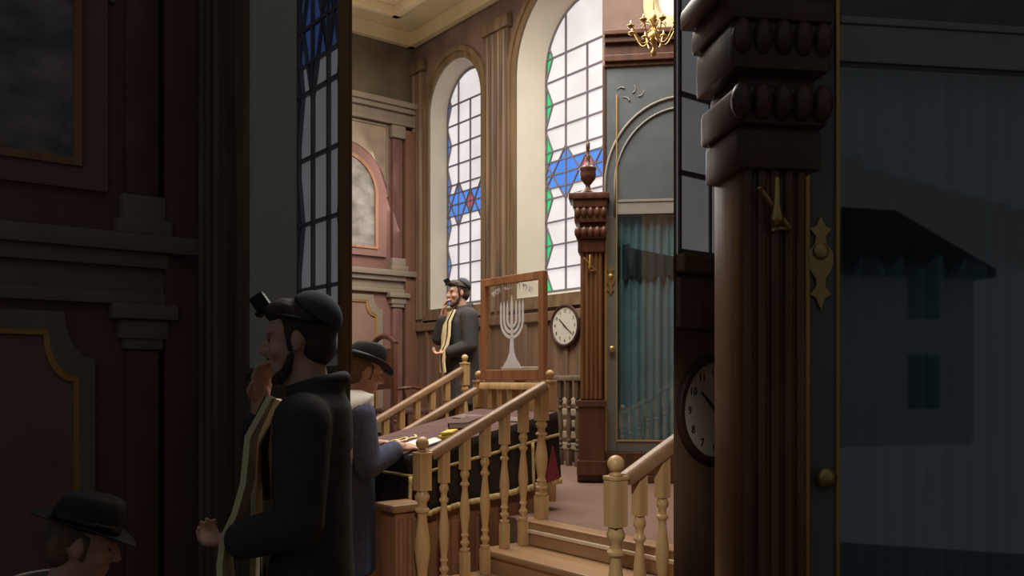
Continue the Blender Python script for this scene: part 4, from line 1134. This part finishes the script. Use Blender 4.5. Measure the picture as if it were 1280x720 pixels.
# dusky window strip and dado rail on the partition
root = bpy.data.objects.new('window_5', None); COL.objects.link(root); root['kind'] = 'structure'; root['label'] = 'dusky leaded window strip above the clock in the dim bay at far right'; root['category'] = 'window'
zs_ = zat(322, 3.4)
b = BM(); box(b, (.012, -.012, zs_), (.49, -.004, 3.6)); 
Mw = Matrix.Translation((E.x, E.y, 0)) @ Matrix.Rotation(PHI, 4, 'Z')
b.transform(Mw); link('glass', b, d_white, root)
b = BM()
for q in range(12): box(b, (.012, -.02, zs_ + .3 * q), (.49, -.01, zs_ + .3 * q + .02))
for x in (.012, .19, .36): box(b, (x, -.02, zs_), (x + .012, -.01, 3.6))
b.transform(Mw); link('leading', b, m_lead, root)
b = BM(); box(b, (.004, -.05, zs_ - .07), (.49, -.002, zs_), .01); b.transform(Mw); link('sill', b, m_archi, root)
b = BM(); box(b, (.004, -.03, zat(412, 3.4)), (.49, -.002, zat(350, 3.4)), .01); b.transform(Mw)
struct('trim_60', b, m_strip, 'brown dado board above the clock in the dim bay at far right', 'moulding', rotz=0)
cl = Vector((E.x, E.y)) + v2 * .222 - u2 * .004
clock('second round clock, dim, partly behind the near cabinet at far right', Vector((cl.x, cl.y, 0)), PHI, .215, zat(512, 3.42))
dn = 1.9
sN = 3.168 * 157 / (F / dn)
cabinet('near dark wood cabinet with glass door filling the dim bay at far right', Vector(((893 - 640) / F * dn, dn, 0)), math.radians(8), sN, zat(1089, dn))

# ------------------------------------------------------------------ houses across the street, seen only mirrored in the cabinet glass
m_render = plain('pale house render', C(190, 190, 186), .8, var=.06, scale=1)
m_slate = plain('dark slate', C(44, 44, 48), .7, var=.2, scale=6)
m_shut = plain('dark window', C(30, 34, 38), .3)
def house(label, x, y, w, h, ridge, nwin):
    root = thing('town_house', label, 'house', (x, y, 0), PI)
    b = BM(); box(b, (-w / 2, 0, 0), (w / 2, 6, h)); link('walls', b, m_render, root)
    b = BM(); loft(b, [[Vector((xx, -.5, h - .1)), Vector((xx, 3, ridge)), Vector((xx, 6.5, h - .1)), Vector((xx, 6.5, h - .3)), Vector((xx, -.5, h - .3))] for xx in (-w / 2 - .2, w / 2 + .2)]); link('roof', b, m_slate, root)
    for fl_ in range(2):
        for q in range(nwin):
            cx_ = -w / 2 + (q + .5) * w / nwin; z0 = .9 + fl_ * (h / 2)
            b = BM(); box(b, (cx_ - .45, -.04, z0), (cx_ + .45, .02, z0 + 1.3), .01); link('window', b, m_shut, root)
for i, (x, w, h, rg) in enumerate(((-7, 9, 4.6, 6.6), (2.5, 8, 4.9, 7.0), (12, 9, 4.4, 6.4))):
    house(('pale two storey house with dark roof across the street, leftmost as mirrored', 'pale two storey house with dark roof across the street, middle as mirrored', 'pale two storey house with dark roof across the street, rightmost as mirrored')[i], x, -14, w, h, rg, 3)

# ------------------------------------------------------------------ light
def area(name, loc, rot, size, power, col, sy=None):
    l = bpy.data.lights.new(name, 'AREA'); l.energy = power; l.color = col; l.size = size
    if sy: l.shape = 'RECTANGLE'; l.size_y = sy
    o = bpy.data.objects.new(name, l); COL.objects.link(o); o.location = loc; o.rotation_euler = rot
    return o
area('overhead_fill', RM(3.5, 5.2, 5.6), (0, 0, PHI), 2.6, 330, (1, .94, .86), 4)  # unseen area light added overhead to brighten the hall
area('ceiling_fill', RM(3.8, 7.0, 4.7), (PI, 0, PHI), 1.6, 34, (1, .93, .82), 3)  # added fill aimed upwards to lift the ceiling, no fixture there
# daylight entering at the two windows
for nm, cs, pw in (('daylight_near', 6.44, 42), ('daylight_far', 8.48, 14)):
    o = area(nm, RM(XR - .45, cs, 3.9), (0, 0, 0), 1.0, pw, (1, .97, .95), 2.2)
    o.rotation_euler = (Matrix.Rotation(PHI, 3, 'Z') @ Matrix.Rotation(PI / 2 - .35, 3, 'Y')).to_euler()
pl = bpy.data.lights.new('chandelier_light', 'POINT'); pl.energy = 1.6; pl.color = (1, .8, .55); pl.shadow_soft_size = .12
o = bpy.data.objects.new('chandelier_light', pl); COL.objects.link(o); o.location = ch.location + Vector((0, 0, .25))

sp = bpy.data.lights.new('front_fill_spot', 'SPOT'); sp.energy = 150; sp.color = (1, .94, .84); sp.spot_size = math.radians(27); sp.spot_blend = .55; sp.shadow_soft_size = .1  # unseen front fill added near the camera for newel, steps and rails
o = bpy.data.objects.new('front_fill_spot', sp); COL.objects.link(o); o.location = (.04, .9, 2.7); o.rotation_euler = (Vector((.10, 4.0, .9)) - o.location).to_track_quat('-Z', 'Y').to_euler()
w = bpy.data.worlds.new('dusk'); sc.world = w; w.use_nodes = True
bg = w.node_tree.nodes['Background']; bg.inputs[0].default_value = (.86, .93, 1.0, 1); bg.inputs[1].default_value = .095

# ------------------------------------------------------------------ camera
cd = bpy.data.cameras.new('camera'); cam = bpy.data.objects.new('camera', cd); COL.objects.link(cam)
cam.location = (0, 0, EYE); cam.rotation_euler = (PI / 2, 0, 0)
cd.sensor_width = 36; cd.lens = F / 1280 * 36; cd.shift_y = (HOR - 360) / 1280; cd.clip_start = .05
sc.camera = cam
sc.view_settings.view_transform = 'Standard'; sc.view_settings.look = 'None'; sc.view_settings.gamma = 1; sc.view_settings.use_curve_mapping = False
sc.view_settings.exposure = 0.0
